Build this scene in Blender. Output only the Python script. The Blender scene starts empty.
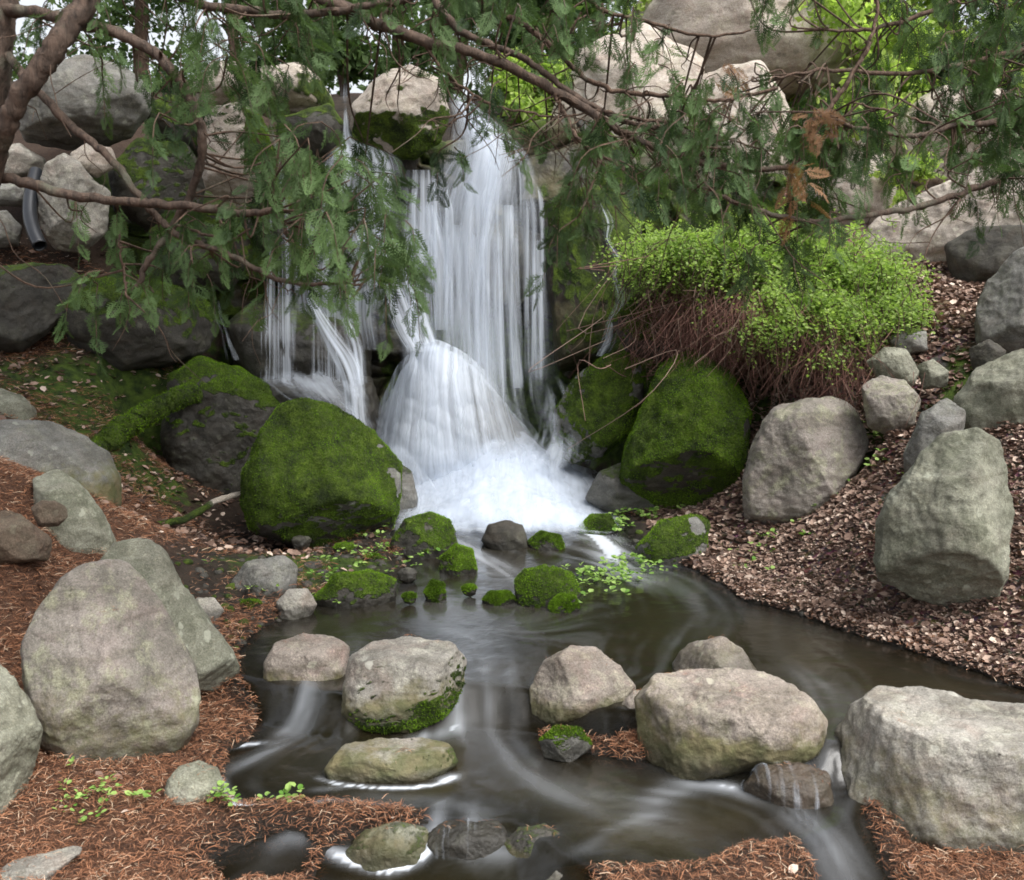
import bpy, bmesh, math, random
import numpy as np
from mathutils import Vector

random.seed(7)
RNG = np.random.default_rng(7)
SC = bpy.context.scene
COL = SC.collection

# ------------------------------------------------------------------ camera, sky, sun, exposure
CAM_Z, PITCH, HFOV = 1.75, math.radians(8.0), math.radians(50.0)
FPX = 512.0 / math.tan(HFOV / 2)
cam = bpy.data.objects.new('camera', bpy.data.cameras.new('camera'))
COL.objects.link(cam)
cam.location = (0, 0, CAM_Z)
cam.rotation_euler = (math.radians(90) - PITCH, 0, 0)
cam.data.sensor_width = 36
cam.data.lens = 18 / math.tan(HFOV / 2)
cam.data.clip_start, cam.data.clip_end = 0.05, 500
cam.data.dof.use_dof = True
cam.data.dof.focus_distance = 6.0
cam.data.dof.aperture_fstop = 5.6
SC.camera = cam

SUN_EL, SUN_AZ = math.radians(58), math.radians(132)      # azimuth from +Y towards +X
world = bpy.data.worlds.new('World')
SC.world = world
world.use_nodes = True
wn, wl = world.node_tree.nodes, world.node_tree.links
sky = wn.new('ShaderNodeTexSky')
sky.sky_type = 'NISHITA'
sky.sun_disc = False
sky.sun_elevation = SUN_EL
sky.sun_rotation = SUN_AZ
sky.air_density, sky.dust_density, sky.ozone_density = 1.0, 4.0, 1.0
hsv = wn.new('ShaderNodeHueSaturation')
hsv.inputs['Saturation'].default_value = 0.25
wl.new(sky.outputs['Color'], hsv.inputs['Color'])
wl.new(hsv.outputs['Color'], wn['Background'].inputs['Color'])
wn['Background'].inputs['Strength'].default_value = 0.15

sun = bpy.data.objects.new('sun', bpy.data.lights.new('sun', 'SUN'))
COL.objects.link(sun)
sun.data.energy = 2.2
sun.data.angle = math.radians(42)
sun.data.color = (1.0, 0.98, 0.95)
d = Vector((math.sin(SUN_AZ) * math.cos(SUN_EL), math.cos(SUN_AZ) * math.cos(SUN_EL), math.sin(SUN_EL)))
sun.rotation_euler = d.to_track_quat('Z', 'Y').to_euler()
sun.location = (2, 6, 12)

SC.view_settings.view_transform = 'Standard'
SC.view_settings.look = 'None'
SC.view_settings.gamma = 1
SC.view_settings.exposure = 0.9
SC.render.engine = 'CYCLES'
SC.cycles.use_denoising = True
SC.cycles.max_bounces = 6
SC.cycles.diffuse_bounces = 3
SC.cycles.glossy_bounces = 3
SC.cycles.transmission_bounces = 4
SC.cycles.transparent_max_bounces = 24
SC.cycles.pixel_filter_type = 'GAUSSIAN'
SC.cycles.filter_width = 1.9

# ------------------------------------------------------------------ helpers
_F = np.array([0, math.cos(PITCH), -math.sin(PITCH)])
_U = np.array([0, math.sin(PITCH), math.cos(PITCH)])
_R = np.array([1.0, 0, 0])
_C = np.array([0, 0, CAM_Z])

def ray(px, py):
    return _F + _R * (px - 512) / FPX + _U * (440 - py) / FPX
def P(px, py, Y):                       # the point at distance Y into the scene
    r = ray(px, py)
    return _C + r * (Y / r[1])
def G(px, py, z):                       # the point at height z
    r = ray(px, py)
    return _C + r * ((z - CAM_Z) / r[2])

_perm = np.random.default_rng(3).permutation(256)
_perm = np.concatenate([_perm, _perm, _perm])
_grad = np.random.default_rng(4).normal(size=(256, 3))
_grad /= np.linalg.norm(_grad, axis=1)[:, None]
def perlin(p):
    p = np.asarray(p, float)
    i = np.floor(p).astype(int)
    f = p - i
    i &= 255
    u = f * f * f * (f * (f * 6 - 15) + 10)
    res = 0
    for dx in (0, 1):
        for dy in (0, 1):
            for dz in (0, 1):
                h = _perm[_perm[_perm[i[:, 0] + dx] + i[:, 1] + dy] + i[:, 2] + dz]
                g = _grad[h]
                v = g[:, 0] * (f[:, 0] - dx) + g[:, 1] * (f[:, 1] - dy) + g[:, 2] * (f[:, 2] - dz)
                w = (u[:, 0] if dx else 1 - u[:, 0]) * (u[:, 1] if dy else 1 - u[:, 1]) * (u[:, 2] if dz else 1 - u[:, 2])
                res = res + v * w
    return res
def fbm(p, oct=5, lac=2.1, gain=0.5):
    p = np.asarray(p, float)
    a, s = 1.0, 0
    for _ in range(oct):
        s = s + a * perlin(p)
        p = p * lac + 17.3
        a *= gain
    return s
def ridged(p, oct=4):
    p = np.asarray(p, float)
    a, s = 1.0, 0
    for _ in range(oct):
        s = s + a * (1 - 2 * np.abs(perlin(p)))
        p = p * 2.1 + 11.7
        a *= 0.5
    return s
def sstep(a, b, x):
    t = np.clip((np.asarray(x, float) - a) / (b - a), 0, 1)
    return t * t * (3 - 2 * t)

def tag(o, label=None, cat=None, group=None, kind=None):
    if label: o['label'] = label
    if cat: o['category'] = cat
    if group: o['group'] = group
    if kind: o['kind'] = kind
    return o
def empty(name, loc):
    o = bpy.data.objects.new(name, None)
    COL.objects.link(o)
    o.location = loc
    o.empty_display_size = 0.1
    return o
def mesh_np(name, V, F, mats, parent=None, attrs=None, smooth=True, origin=None, uv=None, mat_idx=None):
    """one mesh object from numpy arrays (F: (n,3) or (n,4) vertex numbers)"""
    V = np.asarray(V, np.float32)
    F = np.asarray(F, np.int32)
    if origin is None:
        origin = np.zeros(3) if parent is None else np.array(parent.location)
    W = V - np.asarray(origin, np.float32)
    me = bpy.data.meshes.new(name)
    n, k = F.shape
    me.vertices.add(len(W))
    me.vertices.foreach_set('co', W.ravel())
    me.loops.add(n * k)
    me.loops.foreach_set('vertex_index', F.ravel())
    me.polygons.add(n)
    me.polygons.foreach_set('loop_start', np.arange(0, n * k, k, dtype=np.int32))
    me.polygons.foreach_set('loop_total', np.full(n, k, np.int32))
    for m in (mats if isinstance(mats, (list, tuple)) else [mats]):
        me.materials.append(m)
    if mat_idx is not None:
        me.polygons.foreach_set('material_index', np.asarray(mat_idx, np.int32))
    me.update(calc_edges=True)
    me.validate()
    me.polygons.foreach_set('use_smooth', np.full(len(me.polygons), smooth))
    for a, v in (attrs or {}).items():
        at = me.attributes.new(a, 'FLOAT', 'POINT')
        at.data.foreach_set('value', np.asarray(v, np.float32))
    if uv is not None:
        l = me.uv_layers.new(name='UVMap')
        l.data.foreach_set('uv', np.asarray(uv, np.float32)[F.ravel()].ravel())
    o = bpy.data.objects.new(name, me)
    COL.objects.link(o)
    if parent is None:
        o.location = origin
    else:
        o.parent = parent
    return o

def grid_faces(nu, nv):
    i = np.arange(nu * nv).reshape(nv, nu)
    return np.stack([i[:-1, :-1], i[:-1, 1:], i[1:, 1:], i[1:, :-1]], -1).reshape(-1, 4)

def catmull(pts, n):
    p = np.asarray(pts, float)
    if len(p) == 2:
        t = np.linspace(0, 1, n)[:, None]
        return p[0] * (1 - t) + p[1] * t
    q = np.vstack([2 * p[0] - p[1], p, 2 * p[-1] - p[-2]])
    m = len(p) - 1
    t = np.linspace(0, m - 1e-6, n)
    i = t.astype(int)
    f = (t - i)[:, None]
    a, b, c, d_ = q[i], q[i + 1], q[i + 2], q[i + 3]
    return 0.5 * (2 * b + (c - a) * f + (2 * a - 5 * b + 4 * c - d_) * f ** 2 + (3 * b - 3 * c + d_ - a) * f ** 3)

def tube(pts, r0, r1, sides=8, n=None, wob=0.0, curve=True, seed=0):
    n = n or max(6, len(pts) * 8)
    c = catmull(pts, n) if curve else np.asarray(pts, float)
    n = len(c)
    if wob:
        t = np.arange(n)[:, None] * 0.23 + seed * 9.1
        c = c + wob * np.stack([fbm(np.hstack([t, t * 0 + k, t * 0]), 3) for k in (1.5, 4.5, 8.5)], -1)
    tg = np.gradient(c, axis=0)
    tg /= np.linalg.norm(tg, axis=1)[:, None] + 1e-9
    up = np.array([0.13, 0.31, 0.94])
    a = np.cross(tg, up)
    a /= np.linalg.norm(a, axis=1)[:, None] + 1e-9
    b = np.cross(tg, a)
    r = np.linspace(1, 0, n) ** 0.8 * (r0 - r1) + r1
    th = np.arange(sides) * 2 * math.pi / sides
    rr = r[:, None]
    if sides > 5:
        rr = rr * (1 + 0.32 * fbm(np.stack(np.broadcast_arrays(np.arange(n)[:, None] * 0.35 + seed, np.cos(th)[None] * 1.1, np.sin(th)[None] * 1.1 + seed * 3.3), -1).reshape(-1, 3), 3).reshape(n, sides))
    V = c[:, None, :] + rr[..., None] * (np.cos(th)[None, :, None] * a[:, None, :] + np.sin(th)[None, :, None] * b[:, None, :])
    i = np.arange(n * sides).reshape(n, sides)
    j = np.roll(i, -1, axis=1)
    F = np.stack([i[:-1], j[:-1], j[1:], i[1:]], -1).reshape(-1, 4)
    cap0 = np.stack([i[0], i[0], i[0], i[0]], -1)[:0]
    return V.reshape(-1, 3), F, c

def merge(parts):
    Vs, Fs, off = [], [], 0
    for V, F in parts:
        Vs.append(V); Fs.append(np.asarray(F) + off); off += len(V)
    return np.vstack(Vs), np.vstack(Fs)

def rot_from(dirs, spin, rng):
    """frames whose x axis is dirs, with a spin about it"""
    x = dirs / (np.linalg.norm(dirs, axis=1)[:, None] + 1e-9)
    ref = np.where(np.abs(x[:, 2:3]) > 0.92, np.array([[1.0, 0, 0]]), np.array([[0, 0, 1.0]]))
    y = np.cross(ref, x); y /= np.linalg.norm(y, axis=1)[:, None]
    z = np.cross(x, y)
    c, s = np.cos(spin)[:, None], np.sin(spin)[:, None]
    y2 = y * c + z * s
    z2 = -y * s + z * c
    return np.stack([x, y2, z2], -1)        # columns
def scatter(V0, F0, Rm, T, S):
    K, n = len(T), len(V0)
    V = np.einsum('kij,nj->kni', Rm, V0) * np.asarray(S)[:, None, None] + np.asarray(T)[:, None, :]
    F = (F0[None] + (np.arange(K) * n)[:, None, None]).reshape(-1, F0.shape[1])
    return V.reshape(-1, 3), F

# ------------------------------------------------------------------ materials
class NT:
    def __init__(s, name):
        s.m = bpy.data.materials.new(name)
        s.m.use_nodes = True
        s.t = s.m.node_tree
        s.t.nodes.clear()
        s.out = s.n('ShaderNodeOutputMaterial')
    def n(s, typ, **kw):
        nd = s.t.nodes.new(typ)
        for k, v in kw.items(): setattr(nd, k, v)
        return nd
    def l(s, a, b): s.t.links.new(a, b)
    def set(s, sock, v):
        if hasattr(v, 'node'): s.l(v, sock)
        elif isinstance(v, (tuple, list)) and len(v) == 3 and sock.type == 'RGBA': sock.default_value = (*v, 1)
        else: sock.default_value = v
    def attr(s, name): return s.n('ShaderNodeAttribute', attribute_name=name).outputs['Fac']
    def coord(s): return s.n('ShaderNodeTexCoord').outputs['Object']
    def noise(s, vec, scale, detail=6, rough=0.55, dist=0.0, out='Fac'):
        nd = s.n('ShaderNodeTexNoise')
        s.l(vec, nd.inputs['Vector'])
        nd.inputs['Scale'].default_value = scale
        nd.inputs['Detail'].default_value = detail
        nd.inputs['Roughness'].default_value = rough
        nd.inputs['Distortion'].default_value = dist
        return nd.outputs[out]
    def vor(s, vec, scale, feature='F1', out='Distance'):
        nd = s.n('ShaderNodeTexVoronoi', feature=feature)
        s.l(vec, nd.inputs['Vector'])
        nd.inputs['Scale'].default_value = scale
        return nd.outputs[out]
    def rng(s, v, a, b, c=0.0, d=1.0):
        nd = s.n('ShaderNodeMapRange')
        nd.clamp = True
        s.set(nd.inputs[0], v)
        for i, x in enumerate((a, b, c, d)): nd.inputs[i + 1].default_value = x
        return nd.outputs[0]
    def math(s, op, a, b=0.0, clamp=False):
        nd = s.n('ShaderNodeMath', operation=op, use_clamp=clamp)
        s.set(nd.inputs[0], a); s.set(nd.inputs[1], b)
        return nd.outputs[0]
    def mix(s, f, a, b, mode='MIX'):
        nd = s.n('ShaderNodeMix', data_type='RGBA', blend_type=mode)
        s.set(nd.inputs[0], f); s.set(nd.inputs[6], a); s.set(nd.inputs[7], b)
        return nd.outputs[2]
    def bump(s, h, strength=0.5, dist=0.02, prev=None):
        nd = s.n('ShaderNodeBump')
        nd.inputs['Strength'].default_value = strength
        nd.inputs['Distance'].default_value = dist
        s.l(h, nd.inputs['Height'])
        if prev is not None: s.l(prev, nd.inputs['Normal'])
        return nd.outputs[0]
    def bsdf(s, color, rough=0.8, normal=None, spec=0.4, **kw):
        b = s.n('ShaderNodeBsdfPrincipled')
        s.set(b.inputs['Base Color'], color)
        s.set(b.inputs['Roughness'], rough)
        s.set(b.inputs['Specular IOR Level'], spec)
        if normal is not None: s.l(normal, b.inputs['Normal'])
        for k, v in kw.items(): s.set(b.inputs[k], v)
        return b.outputs[0]
    def shader_mix(s, f, a, b):
        nd = s.n('ShaderNodeMixShader')
        s.set(nd.inputs[0], f); s.l(a, nd.inputs[1]); s.l(b, nd.inputs[2])
        return nd.outputs[0]
    def done(s, sh):
        s.l(sh, s.out.inputs['Surface'])
        return s.m

_rm = {}
def rock_mat(kind):
    """stone: base tones, mineral grain, lichen; moss, algae and wetness come from vertex attributes"""
    if kind in _rm: return _rm[kind]
    c1, c2, lich, lam, tint = {
        'granite': ((.40, .385, .35), (.195, .185, .165), (.46, .455, .39), .6, (.31, .25, .215)),
        'pink':    ((.41, .36, .32), (.21, .185, .16), (.43, .41, .32), .55, (.36, .255, .225)),
        'mauve':   ((.32, .29, .265), (.15, .14, .12), (.34, .35, .24), .6, (.28, .235, .22)),
        'green':   ((.29, .295, .24), (.15, .158, .115), (.38, .39, .31), .55, (.25, .24, .20)),
        'slate':   ((.235, .235, .225), (.14, .14, .13), (.30, .31, .26), .4, (.2, .185, .17)),
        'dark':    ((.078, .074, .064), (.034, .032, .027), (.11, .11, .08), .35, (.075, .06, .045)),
        'pale':    ((.56, .51, .46), (.40, .355, .315), (.50, .47, .38), .5, (.43, .34, .29)),
        'brown':   ((.17, .125, .09), (.095, .075, .055), (.2, .18, .13), .3, (.16, .1, .075)),
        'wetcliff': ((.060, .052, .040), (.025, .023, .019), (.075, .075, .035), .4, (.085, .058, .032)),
    }[kind]
    s = NT('stone_' + kind)
    oi = s.n('ShaderNodeObjectInfo')
    vm = s.n('ShaderNodeVectorMath', operation='ADD')
    s.l(s.coord(), vm.inputs[0])
    sc = s.n('ShaderNodeVectorMath', operation='SCALE'); sc.inputs['Scale'].default_value = 37.0
    cmb = s.n('ShaderNodeCombineXYZ')
    for i in range(3): s.l(oi.outputs['Random'], cmb.inputs[i])
    s.l(cmb.outputs[0], sc.inputs[0]); s.l(sc.outputs[0], vm.inputs[1])
    v = vm.outputs[0]
    big = s.noise(v, 3.2, 8, .6, .4)
    col = s.mix(s.rng(big, .36, .64), c2, c1)
    col = s.mix(s.math('MULTIPLY', s.rng(s.noise(v, 5.5, 5, .6, .8), .5, .68), .6), col, tint)
    # flat lichen crusts with ragged edges
    ln = s.noise(v, 7.0, 10, .72, .3)
    col = s.mix(s.math('MULTIPLY', s.rng(ln, .51, .60), lam), col, lich)
    # mineral grain
    g = s.noise(v, 140, 3, .7)
    col = s.mix(s.rng(g, .3, .72, .0, .75), s.mix(1, col, (.5, .48, .45), 'MULTIPLY'), s.mix(1, col, (1.28, 1.27, 1.25), 'MULTIPLY'))
    g2 = s.noise(v, 42, 5, .8)
    col = s.mix(s.rng(g2, .56, .70, 0, .7), col, s.mix(1, col, (.36, .35, .33), 'MULTIPLY'))
    g3 = s.noise(v, 66, 4, .8, .5)
    col = s.mix(s.rng(g3, .55, .68, 0, .6), col, s.mix(1, col, (1.75, 1.7, 1.62), 'MULTIPLY'))
    # long stains that run with the grain of the stone
    mp = s.n('ShaderNodeMapping'); s.l(v, mp.inputs[0]); mp.inputs['Scale'].default_value = (2.2, 2.2, 9); mp.inputs['Rotation'].default_value = (.5, .7, .2)
    col = s.mix(s.rng(s.noise(mp.outputs[0], 1.6, 7, .65, .8),   .47, .62, 0, .55), col, s.mix(1, col, (.50, .48, .42), 'MULTIPLY'))
    # hairline cracks and pits
    w = s.n('ShaderNodeVectorMath', operation='ADD')
    nz = s.n('ShaderNodeTexNoise'); s.l(v, nz.inputs['Vector']); nz.inputs['Scale'].default_value = 1.6
    s.l(v, w.inputs[0]); s.l(nz.outputs['Color'], w.inputs[1])
    cr = s.rng(s.vor(w.outputs[0], 1.25, 'DISTANCE_TO_EDGE'), 0, .012, 1, 0)
    cr = s.math('MULTIPLY', cr, s.rng(s.noise(v, 3.2, 3), .52, .62))
    col = s.mix(s.math('MULTIPLY', cr, .4), col, (.04, .036, .028))
    w2 = s.n('ShaderNodeVectorMath', operation='MULTIPLY_ADD')
    nz2 = s.n('ShaderNodeTexNoise'); s.l(v, nz2.inputs['Vector']); nz2.inputs['Scale'].default_value = 30; nz2.inputs['Detail'].default_value = 4
    s.l(nz2.outputs['Color'], w2.inputs[0]); w2.inputs[1].default_value = (.05, .05, .05); s.l(v, w2.inputs[2])
    sp = s.rng(s.vor(w2.outputs[0], 11), .20, .25, 1, 0)
    sp = s.math('MULTIPLY', sp, s.rng(s.noise(v, 2.4, 4), .50, .60))
    col = s.mix(s.math('MULTIPLY', sp, .6), col, lich)
    sp2 = s.math('MULTIPLY', s.rng(s.vor(w2.outputs[0], 7), .16, .24, 1, 0), s.rng(s.noise(v, 1.9, 4), .52, .6))
    col = s.mix(s.math('MULTIPLY', sp2, .45), col, (.07, .068, .05))
    alg = s.attr('algae')
    an = s.math('MULTIPLY', s.rng(s.math('ADD', alg, s.math('MULTIPLY', s.math('SUBTRACT', s.noise(v, 24, 6, .7), .5), .9)), .18, .6), .85)
    acol = s.mix(s.rng(s.noise(v, 11, 5), .4, .65), (.075, .078, .02), (.14, .115, .05))
    col = s.mix(an, col, acol)
    wet = s.attr('wet')
    col = s.mix(s.math('MULTIPLY', wet, .72), col, (.018, .016, .012))
    moss = s.attr('moss')
    mf = s.rng(s.math('ADD', moss, s.math('MULTIPLY', s.math('SUBTRACT', s.noise(v, 30, 6, .7), .5), .8)), .35, .6)
    mc = s.mix(s.rng(s.noise(v, 9, 6, .65), .36, .66), (.022, .036, .005), (.125, .19, .014))
    mc = s.mix(s.rng(s.noise(v, 60, 3, .6), .35, .7), s.mix(1, mc, (.45, .5, .4), 'MULTIPLY'), mc)
    col = s.mix(mf, col, mc)
    rough = s.math('SUBTRACT', .86, s.math('MULTIPLY', wet, .58))
    rough = s.math('MAXIMUM', rough, s.math('MULTIPLY', mf, .95))
    b = s.bump(s.noise(v, 13, 12, .66), .6, .035)
    b = s.bump(s.math('SUBTRACT', 1.0, cr), .3, .01, b)
    b = s.bump(g, .35, .006, b)
    b = s.bump(s.math('MULTIPLY', s.noise(v, 75, 5, .7), mf), .9, .03, b)
    _rm[kind] = s.done(s.bsdf(col, rough, b, .4))
    return _rm[kind]

def leaf_mat(name, dark, light, trans=0.35, rough=.55, mid=None):
    s = NT(name)
    t = s.attr('tint')
    col = s.mix(t, dark, light)
    a = s.bsdf(col, rough, None, .2)
    tr = s.n('ShaderNodeBsdfTranslucent')
    s.l(s.mix(1, col, (1.2, 1.35, .7), 'MULTIPLY'), tr.inputs['Color'])
    return s.done(s.shader_mix(trans, a, tr.outputs[0]))
def litter_mat(name, stops, rough=.8, trans=0.0):
    s = NT(name)
    r = s.n('ShaderNodeValToRGB')
    s.l(s.attr('tint'), r.inputs[0])
    el = r.color_ramp.elements
    while len(el) < len(stops): el.new(0.5)
    for e, (p, c) in zip(el, stops):
        e.position = p; e.color = (*c, 1)
    return s.done(s.bsdf(r.outputs[0], rough, None, .3))

def bark_mat(name, c1, c2):
    s = NT(name)
    v = s.coord()
    mp = s.n('ShaderNodeMapping'); s.l(v, mp.inputs[0]); mp.inputs['Scale'].default_value = (1, 1, .3)
    n1 = s.noise(mp.outputs[0], 38, 8, .7, .4)
    col = s.mix(s.rng(n1, .36, .66), c2, c1)
    col = s.mix(s.rng(s.noise(v, 6, 5), .55, .7, 0, .6), col, (.14, .15, .11))
    return s.done(s.bsdf(col, .85, s.bump(n1, 1.0, .02), .2))

M_BARK = bark_mat('cedar_bark', (.15, .105, .08), (.05, .038, .031))
M_TWIG = bark_mat('twig_bark', (.16, .105, .075), (.06, .042, .032))
M_CEDAR = leaf_mat('cedar_sprays', (.016, .034, .012), (.115, .185, .068), .34, .65)
M_DEADSPRAY = leaf_mat('dead_sprays', (.13, .065, .03), (.25, .14, .07), .2)
M_SHRUB = leaf_mat('shrub_leaves', (.125, .20, .05), (.40, .52, .16), .5)
M_BROAD = leaf_mat('broad_leaves', (.19, .28, .06), (.48, .58, .20), .6)
M_CONIFER = leaf_mat('far_conifer', (.03, .06, .022), (.13, .20, .07), .4)
M_CRESS = leaf_mat('cress_leaves', (.10, .22, .03), (.36, .5, .15), .3)
M_MOSSY = leaf_mat('moss_blades', (.022, .040, .005), (.21, .37, .022), .3, .8)
M_DEADTWIG = litter_mat('dead_twigs', [(0, (.085, .036, .028)), (.6, (.20, .10, .078)), (1, (.26, .19, .15))])
M_NEEDLE = litter_mat('needle_litter', [(0, (.06, .032, .021)), (.4, (.205, .088, .045)), (.75, (.36, .17, .09)), (1, (.50, .37, .26))])
M_LEAF = litter_mat('leaf_litter', [(0, (.085, .056, .045)), (.35, (.175, .112, .084)), (.7, (.31, .21, .16)), (1, (.54, .43, .35))])

# ground
def ground_mat():
    s = NT('forest_floor')
    v = s.coord()
    ndl, lf, ms, wet = s.attr('needle'), s.attr('leaf'), s.attr('moss'), s.attr('wet')
    soil = s.mix(s.rng(s.noise(v, 8, 8, .65), .35, .65), (.014, .011, .008), (.045, .033, .023))
    nn = s.noise(v, 55, 6, .75, 1.5)
    nc = s.mix(s.rng(nn, .36, .66), (.042, .022, .014), (.19, .09, .05))
    vc = s.n('ShaderNodeTexVoronoi'); s.l(v, vc.inputs['Vector']); vc.inputs['Scale'].default_value = 34
    lc = s.mix(s.rng(s.noise(v, 30, 5, .7), .35, .65), (.07, .042, .032), (.26, .17, .135))
    lc = s.mix(.4, lc, s.mix(1, vc.outputs['Color'], (.3, .2, .16), 'MULTIPLY'))
    col = s.mix(ndl, soil, nc)
    col = s.mix(lf, col, lc)
    mf = s.rng(s.math('ADD', ms, s.math('MULTIPLY', s.math('SUBTRACT', s.noise(v, 9, 7, .7), .5), 1.2)), .35, .6)
    col = s.mix(mf, col, s.mix(s.rng(s.noise(v, 14, 5), .35, .65), (.018, .036, .005), (.075, .12, .014)))
    col = s.mix(s.math('MULTIPLY', wet, .7), col, (.016, .013, .009))
    rough = s.math('SUBTRACT', .9, s.math('MULTIPLY', wet, .5))
    b = s.bump(nn, .8, .03)
    b = s.bump(s.noise(v, 20, 8, .7), .6, .05, b)
    return s.done(s.bsdf(col, rough, b, .3))
M_GROUND = ground_mat()

def water_mat():
    s = NT('stream_water')
    v = s.coord()
    foam = s.attr('foam')
    streak = s.attr('streak')
    b = s.bump(streak, .07, .02)
    b = s.bump(s.noise(v, 7, 3, .5), .12, .05, b)
    murk = s.mix(s.rng(s.noise(v, 1.6, 4), .35, .65), (.014, .012, .006), (.028, .021, .010))
    deep = s.bsdf(murk, .16, b, .5)
    tr = s.n('ShaderNodeBsdfTransparent'); tr.inputs[0].default_value = (.30, .24, .15, 1)
    fr = s.n('ShaderNodeFresnel'); fr.inputs['IOR'].default_value = 1.33
    s.l(b, fr.inputs['Normal'])
    thin = s.shader_mix(s.attr('clear'), deep, tr.outputs[0])
    gl = s.n('ShaderNodeBsdfGlossy'); gl.inputs['Roughness'].default_value = .24
    s.l(b, gl.inputs['Normal'])
    w = s.shader_mix(fr.outputs[0], thin, gl.outputs[0])
    fm = s.bsdf((.78, .83, .90), .6, b, .3)
    return s.done(s.shader_mix(foam, w, fm))
M_WATER = water_mat()

_fm = {}
def fall_mat(key, thr, gain, us, vs, mx=1.0):
    """falling water drawn out into threads along its fall (uv in metres)"""
    if key in _fm: return _fm[key]
    s = NT('falling_water_' + key)
    uv = s.n('ShaderNodeUVMap').outputs[0]
    def st(su, sv, det, off):
        mp = s.n('ShaderNodeMapping'); s.l(uv, mp.inputs[0])
        mp.inputs['Scale'].default_value = (su, sv, 1); mp.inputs['Location'].default_value = (off, off * 1.7, off)
        return s.noise(mp.outputs[0], 1.0, det, .6, .15)
    a = st(us, vs, 3, 3.1)
    f = st(us * 4.2, vs * 1.2, 2, 9.7)
    h = s.math('ADD', s.math('MULTIPLY', a, .76), s.math('MULTIPLY', f, .24))
    dn = s.attr('dens')
    al = s.math('ADD', h, s.math('MULTIPLY', s.math('SUBTRACT', dn, .5), .5))
    al = s.math('MULTIPLY', s.rng(al, thr, thr + gain), mx)
    al = s.math('MULTIPLY', al, s.rng(dn, 0, .35))
    b = s.bump(h, .35, .03)
    white = s.bsdf((.78, .84, .93), .5, b, .35)
    tl = s.n('ShaderNodeBsdfTranslucent'); tl.inputs[0].default_value = (.78, .85, .95, 1)
    body = s.shader_mix(.35, white, tl.outputs[0])
    tr = s.n('ShaderNodeBsdfTransparent')
    _fm[key] = s.done(s.shader_mix(al, tr.outputs[0], body))
    return _fm[key]

# ------------------------------------------------------------------ terrain and water levels
def to_world(poly, z):
    return np.array([G(x, y, z)[:2] for x, y in poly])
def poly_sd(poly, X, Y):
    """signed distance, positive inside"""
    x0, y0 = poly[:, 0], poly[:, 1]
    x1, y1 = np.roll(x0, -1), np.roll(y0, -1)
    best = np.full(X.shape, 1e9)
    ins = np.zeros(X.shape, bool)
    for a, b, c, e in zip(x0, y0, x1, y1):
        dx, dy = c - a, e - b
        t = np.clip(((X - a) * dx + (Y - b) * dy) / (dx * dx + dy * dy + 1e-12), 0, 1)
        best = np.minimum(best, (X - a - t * dx) ** 2 + (Y - b - t * dy) ** 2)
        cond = ((b > Y) != (e > Y))
        xi = a + (Y - b) / (e - b + 1e-12) * dx
        ins ^= cond & (X < xi)
    dd = np.sqrt(best)
    return np.where(ins, dd, -dd)

Z1, Z2, Z3 = 0.0, -0.13, -0.24
W1 = to_world([(380, 505), (500, 495), (600, 500), (625, 540), (660, 560), (700, 572), (740, 598), (800, 617), (900, 647), (1024, 690), (1180, 745),
               (1180, 790), (1024, 785), (830, 765), (760, 745), (640, 722), (530, 705), (450, 705), (345, 710), (262, 702), (240, 672),
               (245, 640), (285, 614), (330, 598), (395, 585), (405, 560), (390, 540)], Z1)
W2 = to_world([(258, 685), (345, 685), (450, 685), (530, 685), (545, 748), (600, 756), (640, 762), (760, 745), (835, 765), (850, 820), (795, 840), (752, 850),
               (700, 868), (600, 872), (545, 850), (520, 826), (430, 816), (330, 806), (240, 806), (222, 795), (226, 752), (245, 745), (256, 715)], Z2)
W3 = to_world([(300, 930), (325, 862), (430, 850), (425, 812), (520, 816), (560, 850), (590, 872), (590, 930)], Z3)
W4 = to_world([(775, 815), (850, 790), (862, 835), (880, 862), (940, 930), (850, 940), (805, 866)], Z3 + .03)
W5 = to_world([(215, 870), (262, 856), (305, 853), (322, 862), (300, 880), (230, 890)], Z3)
WPOLYS = [W1, W2, W3, W4, W5]
DAM = to_world([(-200, 620), (150, 655), (262, 680), (345, 695), (450, 682), (530, 688), (640, 712), (760, 735), (835, 742), (900, 735), (1024, 735), (1300, 760)], Z1)
LEDGE = to_world([(-300, 800), (100, 812), (300, 812), (430, 814), (515, 820), (560, 850), (620, 884), (700, 880), (755, 858), (800, 838), (840, 824), (880, 800), (1000, 772), (1300, 780)], Z2)

def below(line, X, Y):
    """how far (m) the point lies in front of (nearer the camera than) a polyline running left to right"""
    return np.interp(X, line[:, 0], line[:, 1]) - Y
def water_z(X, Y):
    return (Z1 - (Z1 - Z2) * sstep(-.03, .20, below(DAM, X, Y)) - (Z2 - Z3) * sstep(-.02, .30, below(LEDGE, X, Y))
            + .10 * sstep(6.6, 8.3, Y))

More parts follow.
